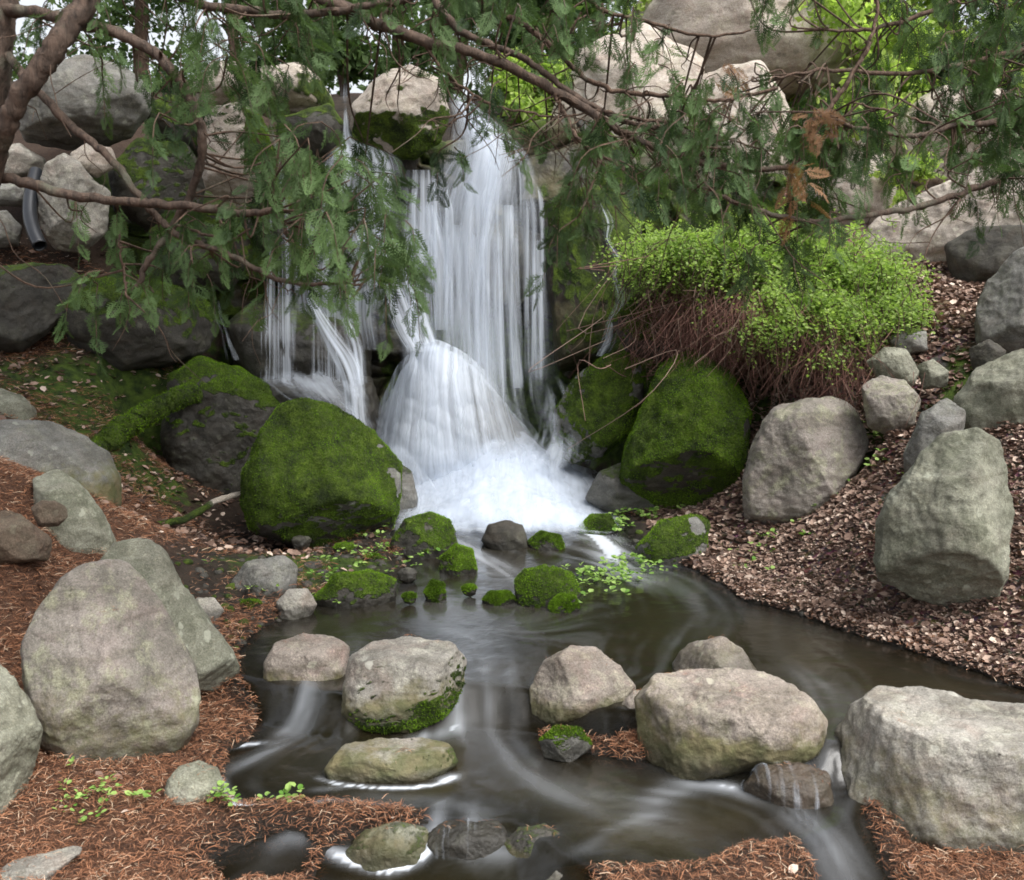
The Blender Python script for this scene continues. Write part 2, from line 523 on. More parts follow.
# bank heights: where the ground lies, as (x, y, z)
def gp(px, py, z): return tuple(G(px, py, z))
def pp(px, py, Y): return tuple(P(px, py, Y))
CTRL = [gp(30, 870, -.18), gp(120, 830, -.13), gp(250, 830, -.12), gp(400, 822, -.09), gp(60, 800, -.08), gp(150, 780, -.08), gp(215, 740, -.07), gp(230, 700, -.04),
        gp(640, 890, -.10), gp(740, 872, -.10), gp(700, 915, -.17), gp(930, 880, -.255), gp(1040, 860, -.23), gp(880, 865, -.26), gp(-100, 830, -.1), gp(-120, 700, .12),
        gp(600, 735, -.05), gp(10, 640, .22), gp(5, 560, .48), gp(60, 560, .35), gp(-60, 520, .62), gp(15, 480, .72), gp(150, 620, .1), gp(190, 600, .06),
        gp(110, 510, .42), gp(140, 530, .2), gp(180, 520, .10), gp(240, 560, .06), gp(300, 570, .05), gp(350, 560, .05), gp(230, 505, .10), gp(150, 470, .33),
        pp(60, 415, 7.6), pp(130, 440, 7.9), pp(20, 375, 8.0), pp(100, 370, 8.3), pp(150, 375, 8.6), pp(-80, 400, 7.0), pp(40, 345, 8.6),
        pp(30, 250, 9.2), pp(70, 300, 8.8), pp(110, 268, 9.3), pp(170, 250, 10.4), pp(20, 180, 9.8), pp(90, 140, 10.2), pp(-150, 300, 8.6), pp(-150, 180, 10),
        (-1.5, 9.6, .3), (-2.2, 9.5, .9), (-.8, 9.2, .15), (0, 9.2, .1), (.5, 9.2, .2), (-1.2, 10.5, 3.0), (-.2, 10.6, 3.0), (.6, 10.6, 2.7), (-2.6, 11, 3.3),
        gp(690, 545, .04), gp(720, 560, .06), gp(760, 570, .10), gp(830, 560, .22), gp(860, 600, .12), gp(950, 610, .22), gp(1015, 640, .13), gp(1080, 640, .2), gp(1200, 640, .4),
        gp(800, 525, .22), gp(870, 500, .38), gp(960, 480, .5), pp(890, 435, 6.8), pp(930, 400, 7.1), pp(1010, 430, 6.3), pp(960, 350, 7.4), pp(930, 320, 7.9), pp(1010, 360, 7.2),
        pp(1100, 350, 7.2), pp(1020, 290, 8.6), pp(900, 285, 8.8), pp(720, 500, 7.9), pp(790, 400, 7.6), pp(700, 345, 8.4), pp(640, 350, 8.9), pp(760, 290, 8.9), pp(840, 290, 8.8), pp(660, 270, 9.3),
        pp(720, 235, 10.6), pp(860, 235, 10.3), pp(1000, 225, 10.6), pp(600, 200, 10.6), pp(620, 470, 8.5),
        (-6, 8, 2.2), (-6, 5, 1.3), (-5, 3, .6), (-4, 1, .1), (6, 5, 1.2), (6, 8, 2.4), (5, 3, .5), (4, 1, 0), (0, 1, -.45), (0, -3, -.6), (-3, -3, -.4), (4, -3, -.4),
        (-6, 13, 4.0), (-3, 14, 3.9), (0, 14, 3.6), (3, 14, 3.6), (6, 13, 3.8), (-8, 20, 5.2), (0, 20, 5.0), (8, 20, 5.2), (-20, 15, 5), (20, 15, 5), (-20, 5, 2.5), (20, 5, 2.5),
        (0, 40, 7.5), (-30, 40, 8), (30, 40, 8), (0, -20, -1), (-30, -20, 1), (30, -20, 1), (-60, 60, 9), (60, 60, 9), (-60, -40, 2), (60, -40, 2)]
CTRL = np.array(CTRL)
_D = np.linalg.norm(CTRL[:, None, :2] - CTRL[None, :, :2], axis=2)
_K = np.block([[_D + np.eye(len(CTRL)) * -0.02, np.ones((len(CTRL), 1))], [np.ones((1, len(CTRL))), np.zeros((1, 1))]])
_W = np.linalg.solve(_K, np.append(CTRL[:, 2], 0))
def bank_z(X, Y):
    out = np.full(X.shape, _W[-1])
    for (cx, cy, _), w in zip(CTRL, _W[:-1]):
        out += w * np.hypot(X - cx, Y - cy)
    return out
def shore_sd(X, Y):
    s = poly_sd(WPOLYS[0], X, Y)
    for p in WPOLYS[1:]: s = np.maximum(s, poly_sd(p, X, Y))
    return s
def terrain(X, Y, full=False):
    X, Y = np.asarray(X, float).ravel(), np.asarray(Y, float).ravel()
    near = (np.abs(X) < 8) & (Y > 1) & (Y < 11)
    sd = np.full(X.shape, -9.0)
    sd[near] = shore_sd(X[near], Y[near])
    q = np.stack([X, Y, X * 0], -1)
    sd = sd + (.05 * fbm(q * 3.1, 4) + .022 * fbm(q * 11, 3)) * (sd > -2)
    zw = water_z(X, Y)
    H = bank_z(X, Y)
    o = -sd
    zl = zw + .035 * np.clip(o / .05, 0, 1) + sstep(.03, .75, o) * (H - zw)
    zb = zw - .03 - .05 * sstep(0, .06, sd) - .17 * sstep(0, .45, sd)
    z = np.where(sd > 0, zb, zl)
    z = z + .035 * fbm(q * 4.3 + 5, 4) * sstep(-.02, .4, np.abs(sd)) + .012 * fbm(q * 17, 3) + .35 * fbm(q * .35, 3) * sstep(11, 16, np.hypot(X, Y - 5))
    return (z, sd) if full else z

def axis(a, b, step, lo, hi):
    c = list(np.arange(a, b + 1e-6, step))
    s = step
    while c[-1] < hi: s *= 1.22; c.append(c[-1] + s)
    s = step
    while c[0] > lo: s *= 1.22; c.insert(0, c[0] - s)
    return np.array(c)
xs = axis(-3.6, 4.2, .025, -70, 70)
ys = axis(2.9, 9.2, .025, -40, 80)
GX, GY = np.meshgrid(xs, ys)
tz, tsd = terrain(GX, GY, True)
fx, fy = GX.ravel(), GY.ravel()
def zone_leaf(x, y):
    return sstep(.55, .85, x - .12 * (y - 5) + .1 * np.sin(y * 5)) * sstep(4.35, 4.6, y)
def zone_moss(x, y):
    a = np.exp(-(((x + 3.1) / .9) ** 2 + ((y - 7.9) / .7) ** 2)) * .75
    a *= 1.0
    b = np.exp(-(((x + 1.2) / .7) ** 2 + ((y - 6.5) / .6) ** 2)) * .72
    c = np.exp(-(((x - 1.15) / .35) ** 2 + ((y - 6.9) / .35) ** 2)) * .55
    return np.clip(a + b + c, 0, .9)
lf_ = zone_leaf(fx, fy)
fade = sstep(.0, .12, -tsd)
mid_ = sstep(5.2, 5.8, fy) * sstep(-2.3, -1.8, fx)
zg = tz.reshape(GX.shape)
steep = np.hypot(np.gradient(zg, xs, axis=1), np.gradient(zg, ys, axis=0)).ravel()
steep = sstep(.8, 1.5, steep) * (fy > 7)
attrs = {'leaf': lf_ * fade * (1 - steep), 'needle': (1 - lf_) * fade * (1 - .95 * mid_) * (1 - .75 * sstep(6.9, 7.6, fy)) * (1 - steep), 'moss': np.clip(zone_moss(fx, fy) * fade + .62 * steep, 0, .9),
         'wet': np.clip(1 - sstep(.02, .16, -tsd), 0, 1)}
ground = mesh_np('ground', np.stack([fx, fy, tz], -1), grid_faces(len(xs), len(ys)), M_GROUND, attrs=attrs)
tag(ground, 'forest floor and stream bed sloping up to the rocky hillside', 'ground', kind='structure')

# ---- stream water, one sheet that steps down over the dam and the ledge
def stroke(pts, z):
    return np.array([G(x, y, z)[:2] for x, y in pts])
STROKES = [  # polyline in the direction of flow, half width (m), strength
    (stroke([(470, 512), (520, 520), (565, 527), (600, 540), (618, 562), (640, 578)], .03), .11, .75),
    (stroke([(400, 520), (430, 532), (460, 548), (495, 562), (515, 575)], .03), .12, .4),
    (stroke([(440, 515), (500, 517), (560, 520)], .06), .22, 1.0),
    (stroke([(590, 562), (650, 568), (700, 590), (712, 620), (690, 650)], 0), .16, .07),
    (stroke([(600, 545), (640, 562), (665, 568)], 0), .07, .35),
    (stroke([(520, 610), (480, 592), (450, 602), (455, 625), (500, 630), (560, 612)], 0), .13, .10),
    (stroke([(440, 600), (470, 640), (488, 672), (486, 690)], 0), .12, .14),
    (stroke([(484, 676), (482, 700), (470, 722)], -.05), .12, .20),
    (stroke([(455, 690), (452, 715)], -.05), .03, .45),
    (stroke([(470, 724), (430, 736), (415, 742)], Z2), .05, .6),
    (stroke([(455, 730), (490, 740), (520, 765), (560, 795), (610, 815)], Z2), .09, .12),
    (stroke([(560, 780), (620, 800), (660, 812), (670, 830)], Z2), .10, .10),
    (stroke([(640, 830), (655, 800), (690, 786), (730, 788), (750, 796)], Z2), .06, .33),
    (stroke([(715, 784), (740, 789)], Z2), .025, .6),
    (stroke([(300, 690), (312, 705), (302, 718), (285, 722)], -.08), .04, .4),
    (stroke([(318, 712), (295, 730), (262, 755), (225, 772)], Z2), .045, .33),
    (stroke([(272, 742), (245, 745), (225, 748)], Z2), .018, .95),
    (stroke([(318, 778), (345, 785), (390, 788), (432, 785), (456, 776)], Z2), .014, 1.2),
    (stroke([(440, 781), (458, 775)], Z2), .03, .9),
    (stroke([(310, 790), (350, 787)], Z2), .02, .4),
    (stroke([(400, 788), (430, 787)], Z2), .012, .6),
    (stroke([(218, 790), (228, 802), (250, 808), (285, 808)], Z2), .028, 1.2),
    (stroke([(218, 778), (222, 792)], Z2), .02, .9),
    (stroke([(420, 806), (380, 804), (330, 800), (300, 806)], Z2), .014, .55),
    (stroke([(470, 805), (420, 800), (350, 796)], Z2), .04, .22),
    (stroke([(440, 818), (438, 848)], Z3 + .05), .03, .35),
    (stroke([(480, 822), (478, 852)], Z3 + .05), .05, .25),
    (stroke([(268, 862), (290, 856), (306, 858)], Z3), .03, .18),
    (stroke([(325, 862), (350, 868), (390, 874), (425, 866), (432, 858)], Z3), .022, 1.1),
    (stroke([(425, 852), (445, 858), (500, 866), (560, 862)], Z3), .04, .25),
    (stroke([(580, 880), (620, 855), (660, 842)], Z3), .03, .18),
    (stroke([(790, 828), (810, 845), (840, 868), (870, 905)], Z3 + .03), .05, .34),
    (stroke([(760, 765), (790, 772), (815, 800)], Z2), .05, .2),
    (stroke([(800, 670), (830, 690), (845, 715), (835, 740), (800, 760)], 0), .09, .14),
]
wx = np.arange(-2.4, 3.5, .016)
wy = np.arange(3.0, 8.9, .016)
WX, WY = np.meshgrid(wx, wy)
def lic(strokes, WX, WY, step=.016, L=26):
    vx = .10 * np.ones_like(WX); vy = -.35 * np.ones_like(WX)
    q = np.stack([WX.ravel() * 1.3, WY.ravel() * 1.3, WX.ravel() * 0], -1)
    psi = fbm(q, 2).reshape(WX.shape)
    gy, gx = np.gradient(psi, step)
    vx += .35 * gy; vy -= .35 * gx
    for pl, w, s in strokes:
        n = max(4, int(np.linalg.norm(np.diff(pl, axis=0), axis=1).sum() / .06))
        c = catmull(pl, n); tg = np.gradient(c, axis=0); tg /= np.linalg.norm(tg, axis=1)[:, None] + 1e-9
        sg = max(.09, w * 1.6)
        for (cx, cy), (tx, ty) in zip(c, tg):
            i0, i1 = np.searchsorted(wx, [cx - 3 * sg, cx + 3 * sg]); j0, j1 = np.searchsorted(wy, [cy - 3 * sg, cy + 3 * sg])
            g = 1.4 * np.exp(-((WX[j0:j1, i0:i1] - cx) ** 2 + (WY[j0:j1, i0:i1] - cy) ** 2) / (2 * sg * sg))
            vx[j0:j1, i0:i1] += g * tx; vy[j0:j1, i0:i1] += g * ty
    m = np.hypot(vx, vy) + 1e-6
    vx, vy = vx / m, vy / m
    nz = RNG.normal(size=WX.shape)
    for ax in (0, 1):
        for _ in range(2): nz = .25 * np.roll(nz, 1, ax) + .5 * nz + .25 * np.roll(nz, -1, ax)
    acc = np.zeros_like(WX); cnt = 0
    ny, nx = WX.shape
    for sgn in (1, -1):
        fi = np.tile(np.arange(nx, dtype=float), (ny, 1)); fj = np.tile(np.arange(ny, dtype=float)[:, None], (1, nx))
        for k in range(L):
            fi = np.clip(fi, 0, nx - 1.001); fj = np.clip(fj, 0, ny - 1.001)
            a = fi.astype(int); b = fj.astype(int); p, q_ = fi - a, fj - b
            bl = lambda A: (A[b, a] * (1 - p) + A[b, a + 1] * p) * (1 - q_) + (A[b + 1, a] * (1 - p) + A[b + 1, a + 1] * p) * q_
            acc += bl(nz); cnt += 1
            dx, dy = bl(vx), bl(vy)
            fi = fi + sgn * dx; fj = fj + sgn * dy
    acc /= cnt
    acc = (acc - acc.mean()) / acc.std()
    return np.clip(.5 + acc * .22, 0, 1)
STK = lic(STROKES, WX, WY)
foam = np.zeros_like(WX)
for pl, w, s in STROKES:
    n = max(4, int(np.linalg.norm(np.diff(pl, axis=0), axis=1).sum() / .02))
    c = catmull(pl, n)
    prof = np.sin(np.linspace(.12, math.pi - .12, n)) ** .7
    f = np.zeros_like(WX)
    for (cx, cy), k in zip(c, prof):
        i0, i1 = np.searchsorted(wx, [cx - 3 * w, cx + 3 * w]); j0, j1 = np.searchsorted(wy, [cy - 3 * w, cy + 3 * w])
        g = s * k * np.exp(-((WX[j0:j1, i0:i1] - cx) ** 2 + (WY[j0:j1, i0:i1] - cy) ** 2) / (w * w))
        f[j0:j1, i0:i1] = np.maximum(f[j0:j1, i0:i1], g)
    foam = 1 - (1 - foam) * (1 - np.clip(f, 0, 1))
wq = np.stack([WX.ravel(), WY.ravel(), WX.ravel() * 0], -1)
patch = sstep(-.1, .5, fbm(wq * 1.1 + 3, 3)).reshape(WX.shape)
pool_in = sstep(6.0, 7.6, WY) * .1
FO = np.clip(.46 * foam * (.45 + .9 * sstep(.2, .9, STK)), 0, 1)
FO = np.where(foam > .6, np.maximum(FO, foam * .85), FO)
FO = np.clip(FO + (.006 + .03 * patch + .6 * pool_in) * sstep(.3, .95, STK), 0, .97)
wsd = shore_sd(WX.ravel(), WY.ravel())
wz = water_z(WX.ravel(), WY.ravel())
lip = np.maximum(below(DAM, WX.ravel(), WY.ravel()), 0)
wz = wz + .004 * fbm(wq * 6, 3) + .012 * (STK.ravel() - .5) * np.exp(-((below(DAM, WX.ravel(), WY.ravel()) - .1) / .2) ** 2)
WF = grid_faces(len(wx), len(wy))
keep = (wsd > -.16)[WF].any(1)
WF = WF[keep]
used = np.unique(WF)
rm = np.full(len(wsd), -1); rm[used] = np.arange(len(used))
depth_ = sstep(0, .28, wsd)
water = mesh_np('stream_water', np.stack([WX.ravel(), WY.ravel(), wz], -1)[used], rm[WF], M_WATER,
                attrs={'foam': FO.ravel()[used], 'streak': STK.ravel()[used], 'clear': (.72 - .52 * depth_)[used]})
tag(water, 'dark stream pool with silky foam streaks running between boulders', 'stream', kind='structure')

# ------------------------------------------------------------------ boulders
_ico = {}
def ico(n):
    if n not in _ico:
        bm = bmesh.new()
        bmesh.ops.create_icosphere(bm, subdivisions=n, radius=1)
        _ico[n] = (np.array([v.co for v in bm.verts]), np.array([[v.index for v in f.verts] for f in bm.faces]))
        bm.free()
    return _ico[n]
def vnormals(V, F):
    n = np.cross(V[F[:, 1]] - V[F[:, 0]], V[F[:, 2]] - V[F[:, 0]])
    N = np.zeros_like(V)
    for k in range(3): np.add.at(N, F[:, k], n)
    return N / (np.linalg.norm(N, axis=1)[:, None] + 1e-12)

def boulder_shape(out, Y, deep, planes, rough, seed, sub, nplanes=5, pw=2.35):
    out = np.asarray(out, float)
    x, y = out[:, 0], out[:, 1]
    x1, y1 = np.roll(x, -1), np.roll(y, -1)
    cr = x * y1 - x1 * y
    A = cr.sum() / 2
    cx, cy = ((x + x1) * cr).sum() / (6 * A), ((y + y1) * cr).sum() / (6 * A)
    ctr = P(cx, cy, Y)
    fw = ctr - _C; dist = fw @ _F; fw = fw / np.linalg.norm(fw)
    rt = np.cross(fw, [0, 0, 1.0]); rt /= np.linalg.norm(rt)
    up = np.cross(rt, fw)
    k = dist / FPX
    # outline radius by angle, along straight edges, lightly smoothed
    th = np.linspace(-math.pi, math.pi, 721)[:-1]
    ex, ey = (x - cx), -(y - cy)
    R = np.zeros(720)
    dx_, dy_ = np.cos(th), np.sin(th)
    for a, b, c, e in zip(ex, ey, np.roll(ex, -1), np.roll(ey, -1)):
        den = dx_ * (e - b) - dy_ * (c - a)
        den = np.where(np.abs(den) < 1e-9, 1e-9, den)
        t = (a * (e - b) - b * (c - a)) / den
        u = (a * dy_ - b * dx_) / den
        ok = (t > 0) & (u >= -1e-6) & (u <= 1 + 1e-6)
        R = np.where(ok, np.maximum(R, t), R)
    ker = np.hanning(19); ker /= ker.sum()
    R = np.convolve(np.concatenate([R[-9:], R, R[:9]]), ker, 'valid')
    Rm = R.mean()
    V, F = ico(sub)
    V = V.copy()
    rng = np.random.default_rng(seed)
    ang = np.arctan2(V[:, 1], V[:, 0])
    rho = np.hypot(V[:, 0], V[:, 1])
    w = V[:, 2]                                        # towards the camera
    rs = (1 - np.abs(w) ** pw) ** (1 / pw) / np.maximum(1e-6, np.sqrt(1 - w * w)) * rho
    Ri = np.interp(ang, th, R, period=2 * math.pi) / Rm
    q = np.stack([Ri * rs * np.cos(ang), Ri * rs * np.sin(ang), w * deep], -1)
    for _ in range(nplanes):
        n = rng.normal(size=3); n[2] = abs(n[2]) * 1.2 + .75; n[1] += .15
        n /= np.linalg.norm(n)
        planes = list(planes) + [(*n, (q @ n).max() * rng.uniform(.74, .90))]
    for nx, ny, nz, dd in planes:
        n = np.array([nx, ny, nz]); n = n / np.linalg.norm(n)
        h = q @ n - dd
        q = q - np.outer(np.where(h > 0, h * .93, 0), n)
    N = vnormals(q, F)
    s0 = seed * 7.77
    wdir = rng.normal(size=3); wdir /= np.linalg.norm(wdir)
    qs = q - np.outer(q @ wdir, wdir) * .72                # layers that run one way through the stone
    q = q + N * (rough * .022 * ridged(qs * 4.2 + s0 * 1.3, 4))[:, None]
    q = q + N * (rough * (.085 * fbm(q * 1.7 + s0, 3) + .030 * ridged(q * 2.6 + s0, 3) - .02) + rough * .011 * fbm(q * 11 + s0, 5))[:, None]
    for _ in range(2):
        Wd = ctr + (q[:, :1] * rt + q[:, 1:2] * up - q[:, 2:3] * fw) * (Rm * k)
        L = Wd - _C
        sx, sy = L @ _R / (L @ _F) * FPX + 512, 440 - L @ _U / (L @ _F) * FPX
        ax, ay = np.ptp(x) / np.ptp(sx), np.ptp(y) / np.ptp(sy)
        ox, oy = ((x.max() + x.min()) - (sx.max() + sx.min())) / 2, ((y.max() + y.min()) - (sy.max() + sy.min())) / 2
        q = q * np.array([ax, ay, (ax + ay) / 2])
        ctr = ctr + (rt * ox - up * oy) * k
    Wd = ctr + (q[:, :1] * rt + q[:, 1:2] * up - q[:, 2:3] * fw) * (Rm * k)
    return Wd, F, Rm * k

def tufts(V, F, mask, count, h, parent, seed, name='moss'):
    """short moss blades over the mossy part of a stone"""
    rng = np.random.default_rng(seed)
    a, b, c = V[F[:, 0]], V[F[:, 1]], V[F[:, 2]]
    nrm = np.cross(b - a, c - a)
    ar = np.linalg.norm(nrm, axis=1) / 2
    fm = mask[F].mean(1)
    w = ar * np.clip((fm - .38) * 3, 0, 1)
    if w.sum() < 1e-6: return
    i = rng.choice(len(F), count, p=w / w.sum())
    u, v = rng.random(count), rng.random(count)
    fl = u + v > 1
    u[fl], v[fl] = 1 - u[fl], 1 - v[fl]
    p = a[i] + u[:, None] * (b[i] - a[i]) + v[:, None] * (c[i] - a[i])
    n = nrm[i] / (np.linalg.norm(nrm[i], axis=1)[:, None] + 1e-12)
    d_ = n + .55 * rng.normal(size=(count, 3)) + np.array([0, 0, .15])
    V0 = np.array([[-.1, -.28, 0], [-.1, .28, 0], [1, 0, 0]])
    Rm = rot_from(d_, rng.random(count) * 6.28, rng)
    VV, FF = scatter(V0, np.array([[0, 1, 2]]), Rm, p, h * rng.uniform(.5, 1.2, count))
    base = np.clip(.40 + .85 * fbm(p * 3.2 + seed, 4) + .3 * fbm(p * 28, 2) + .12 * rng.normal(size=count), 0, 1)
    mesh_np(name, VV, FF, M_MOSSY, parent, {'tint': np.repeat(base, 3)}, smooth=False)

BOULDERS = []
def boulder(label, out, mat='granite', z=None, Y=None, base=None, deep=.85, planes=(), rough=.85, moss=0.0, algae=0.0, wl=None, wet=0.0,
            sub=6, nplanes=5, seed=None, name='boulder', cat='boulder', group=None, blades=0, mossdir=(0, 0, 1), mossoff=0.0, pw=2.35, wetband=.09):
    seed = len(BOULDERS) + 11 if seed is None else seed
    out = np.asarray(out, float)
    if Y is None:
        b = base or tuple(out[out[:, 1].argmax()])
        Yf = G(b[0], b[1], z)[1]
        rad = math.sqrt(abs(np.sum(out[:, 0] * np.roll(out[:, 1], -1) - out[:, 1] * np.roll(out[:, 0], -1))) / 2 / math.pi) * Yf / FPX
        Y = Yf + .55 * deep * rad
    V, F, R = boulder_shape(out, Y, deep, planes, rough, seed, sub, nplanes, pw)
    N = vnormals(V, F)
    n1 = fbm(V * 4.0 + seed * 3.3, 5)
    md = np.array(mossdir) / np.linalg.norm(mossdir)
    mo = np.zeros(len(V))
    if moss:
        mo = np.clip(moss * (sstep(-.15, .55, N @ md + mossoff + .5 * n1)), 0, 1) * (1 - .9 * sstep(.34, .5, fbm(V * 3.1 + seed * 1.7, 4)))
    al = np.zeros(len(V))
    if algae and wl is not None:
        al = algae * (1 - sstep(.35, 1.15, (V[:, 2] - wl) / (R * .95) + .5 * n1))
    wt = np.full(len(V), float(wet))
    if wl is not None:
        wt = np.maximum(wt, .9 * (1 - sstep(wetband * .4, wetband * 1.6, V[:, 2] - wl + .03 * n1)))
    c = V.mean(0)
    o = mesh_np(name, V, F, rock_mat(mat), origin=(c[0], c[1], V[:, 2].min()), attrs={'moss': mo, 'algae': np.clip(al, 0, 1), 'wet': np.clip(wt, 0, 1)})
    tag(o, label, cat, group)
    if blades:
        tufts(V, F, mo, int(blades * 1.7), .0105, o, seed)
    BOULDERS.append((o, V, F))
    return o, V, F

# left bank
boulder('largest grey angular boulder with a mauve tinge on the needle-covered left bank',
        [(60, 574), (82, 560), (125, 559), (150, 580), (170, 612), (190, 655), (201, 690), (198, 738), (178, 762), (140, 778), (100, 782), (60, 765), (34, 740), (22, 692), (20, 640), (36, 603)],
        'mauve', z=-.09, base=(110, 766), sub=7, deep=.8, planes=[(-.42, .28, .86, .58), (.52, .22, .82, .52), (.1, -.42, .9, .62), (-.1, .1, 1, .66)], nplanes=1, algae=.35, wl=-.1, rough=.6, pw=2.0)
boulder('grey-green boulder cut off by the picture edge, next to the largest left bank boulder',
        [(-70, 660), (-25, 648), (5, 670), (30, 708), (43, 745), (32, 790), (5, 822), (-40, 840), (-85, 800), (-95, 710)], 'green', z=-.09, base=(0, 818), sub=7, planes=[(.5, .3, .8, .75)])
boulder('leaning green-grey slab rising behind the largest left bank boulder',
        [(95, 560), (115, 540), (140, 538), (162, 548), (182, 590), (207, 625), (230, 662), (240, 690), (222, 700), (195, 695), (160, 700), (120, 650), (95, 600)],
        'green', z=0.02, base=(235, 686), sub=6, deep=.7, planes=[(.6, .35, .7, .6)])
boulder('smooth rounded grey-green stone half sunk in needles below the broad left boulder',
        [(36, 478), (58, 469), (82, 486), (104, 516), (117, 548), (112, 575), (60, 585), (32, 540)], 'green', z=.3, base=(108, 562), sub=6, rough=.6, nplanes=2)
boulder('broad rounded grey boulder at the left edge in front of the mossy bank',
        [(-60, 430), (-10, 419), (50, 419), (85, 436), (110, 458), (122, 482), (119, 512), (100, 545), (40, 555), (-50, 530)], 'slate', z=.38, base=(108, 518), sub=6, deep=.9, planes=[(.4, .7, .6, .75)], algae=.7, wl=.3)
boulder('low pale boulder top showing just above the broad left boulder',
        [(-30, 392), (0, 388), (22, 395), (37, 412), (32, 440), (-30, 440)], 'green', Y=7.3, sub=5)
boulder('small rounded brown stone lying on needles before the smooth grey-green stone',
        [(31, 506), (42, 500), (56, 501), (66, 508), (68, 518), (57, 527), (38, 526)], 'brown', Y=5.25, sub=5, name='stone', cat='stone')
boulder('flat brown rock half buried in needles on the upper left bank',
        [(-40, 512), (5, 510), (30, 528), (52, 547), (48, 566), (8, 566), (-40, 562)], 'brown', Y=5.0, sub=6, planes=[(-.1, .9, .4, .45)], name='stone', cat='stone')
boulder('small rounded green-grey stone at the water edge under the largest left boulder',
        [(168, 776), (180, 763), (200, 760), (218, 770), (225, 790), (216, 810), (190, 818), (168, 810), (164, 790)], 'green', z=Z2, base=(195, 808), sub=6, rough=.6, nplanes=2, name='stone', cat='stone')
boulder('flat pale wedge of rock in needles at the bottom left corner',
        [(0, 862), (20, 850), (50, 852), (82, 846), (78, 860), (62, 876), (40, 896), (0, 906), (-14, 882)], 'granite', z=-.18, base=(30, 890), sub=6, planes=[(0, .9, .4, .42)], name='stone', cat='stone')
boulder('tiny white pebble on the needles near the largest left boulder',
        [(100, 781), (106, 776), (112, 780), (110, 787), (102, 787)], 'pale', z=-.15, sub=4, name='pebble', cat='pebble')

# mossy boulders left of the fall
boulder('moss-capped dark boulder between the mossy root and the big green boulder',
        [(165, 400), (170, 372), (200, 356), (240, 365), (268, 385), (285, 405), (278, 450), (262, 490), (235, 512), (190, 515), (166, 490), (160, 440)],
        'dark', z=.08, base=(215, 505), sub=7, moss=1.0, mossoff=-.12, blades=12000, planes=[(0, -.15, 1, .62)], wl=.12, wet=.35, nplanes=3)
boulder('big boulder thickly covered in green moss left of the waterfall pool',
        [(243, 470), (260, 430), (278, 405), (300, 398), (330, 402), (355, 420), (385, 445), (402, 468), (399, 515), (390, 545), (350, 552), (300, 550), (250, 530), (240, 505)],
        'slate', z=.03, base=(320, 541), sub=7, moss=1.0, mossoff=.85, blades=28000, planes=[(-.2, .5, .8, .72), (.5, .5, .7, .72)], wl=.06, nplanes=3)
boulder('narrow grey wet stone tucked behind the big mossy boulder beside the fall',
        [(388, 480), (400, 463), (412, 472), (418, 500), (414, 522), (392, 525)], 'slate', z=.06, base=(405, 518), sub=5, moss=.5, mossoff=-.1, wl=.08)
boulder('dark wet angular rock at the left edge below the black pipe',
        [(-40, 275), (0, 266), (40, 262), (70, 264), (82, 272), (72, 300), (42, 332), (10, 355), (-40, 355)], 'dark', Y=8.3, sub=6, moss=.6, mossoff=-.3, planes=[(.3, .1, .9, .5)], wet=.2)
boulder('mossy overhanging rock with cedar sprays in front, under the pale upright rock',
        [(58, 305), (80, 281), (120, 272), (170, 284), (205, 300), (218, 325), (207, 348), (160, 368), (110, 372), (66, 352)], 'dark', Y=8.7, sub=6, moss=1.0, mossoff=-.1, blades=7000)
boulder('pale upright rock beside the black drain pipe',
        [(37, 190), (47, 166), (65, 153), (79, 160), (95, 180), (111, 190), (106, 232), (78, 254), (50, 250), (38, 228)], 'granite', Y=9.0, sub=6, planes=[(-.6, .2, .7, .6), (.5, .1, .8, .6)])
boulder('huge grey boulder overhanging the hillside at the top left',
        [(12, 112), (20, 86), (45, 66), (90, 54), (130, 62), (152, 84), (152, 108), (132, 132), (100, 150), (60, 152), (25, 142)], 'slate', Y=9.5, sub=6, deep=.9, planes=[(0, -.8, .5, .5), (0, .6, .8, .7)])
for i, (o, lab) in enumerate([([(-20, 150), (20, 143), (46, 158), (44, 172), (10, 180), (-20, 178)], 'thin flat ledge rock under the huge top left boulder'),
                              ([(-20, 180), (22, 178), (38, 192), (24, 206), (-20, 207)], 'lower flat ledge rock left of the black pipe'),
                              ([(70, 155), (88, 142), (112, 148), (118, 165), (96, 178), (76, 172)], 'cream coloured rock behind the pale upright rock'),
                              ([(-20, 212), (8, 210), (22, 226), (18, 246), (-20, 250)], 'blocky grey rock at the left edge beside the pipe mouth')]):
    boulder(lab, o, ('granite', 'slate', 'pale', 'slate')[i], Y=9.3 - .1 * i, sub=5)
boulder('pale block with green moss down its right side, dark beneath, left of the fall top',
        [(199, 122), (215, 105), (240, 102), (262, 114), (272, 140), (279, 172), (270, 194), (245, 205), (220, 200), (204, 186), (198, 150)], 'pale', Y=9.0, sub=6, moss=1.0, mossdir=(.85, -.2, .2), mossoff=-.45, blades=2500,
        planes=[(-.35, .25, .9, .6), (.75, .1, .6, .55), (0, -.8, .6, .62)])
boulder('long sunlit pink-tan boulder on the cliff edge above the mossy block',
        [(193, 82), (215, 62), (255, 66), (300, 60), (322, 78), (335, 106), (320, 128), (280, 122), (240, 110), (198, 107)], 'pale', Y=9.8, sub=6, moss=.8, mossdir=(.9, -.3, -.2), mossoff=-.4, planes=[(0, -.7, .7, .5)])
boulder('big tan boulder splitting the stream at the top of the waterfall',
        [(352, 100), (372, 74), (410, 64), (440, 79), (450, 112), (442, 142), (415, 160), (375, 156), (350, 130)], 'pale', Y=9.55, sub=6, moss=.9, mossdir=(.25, -.5, -.85), mossoff=-.2, planes=[(0, .6, .8, .7)], blades=1500)
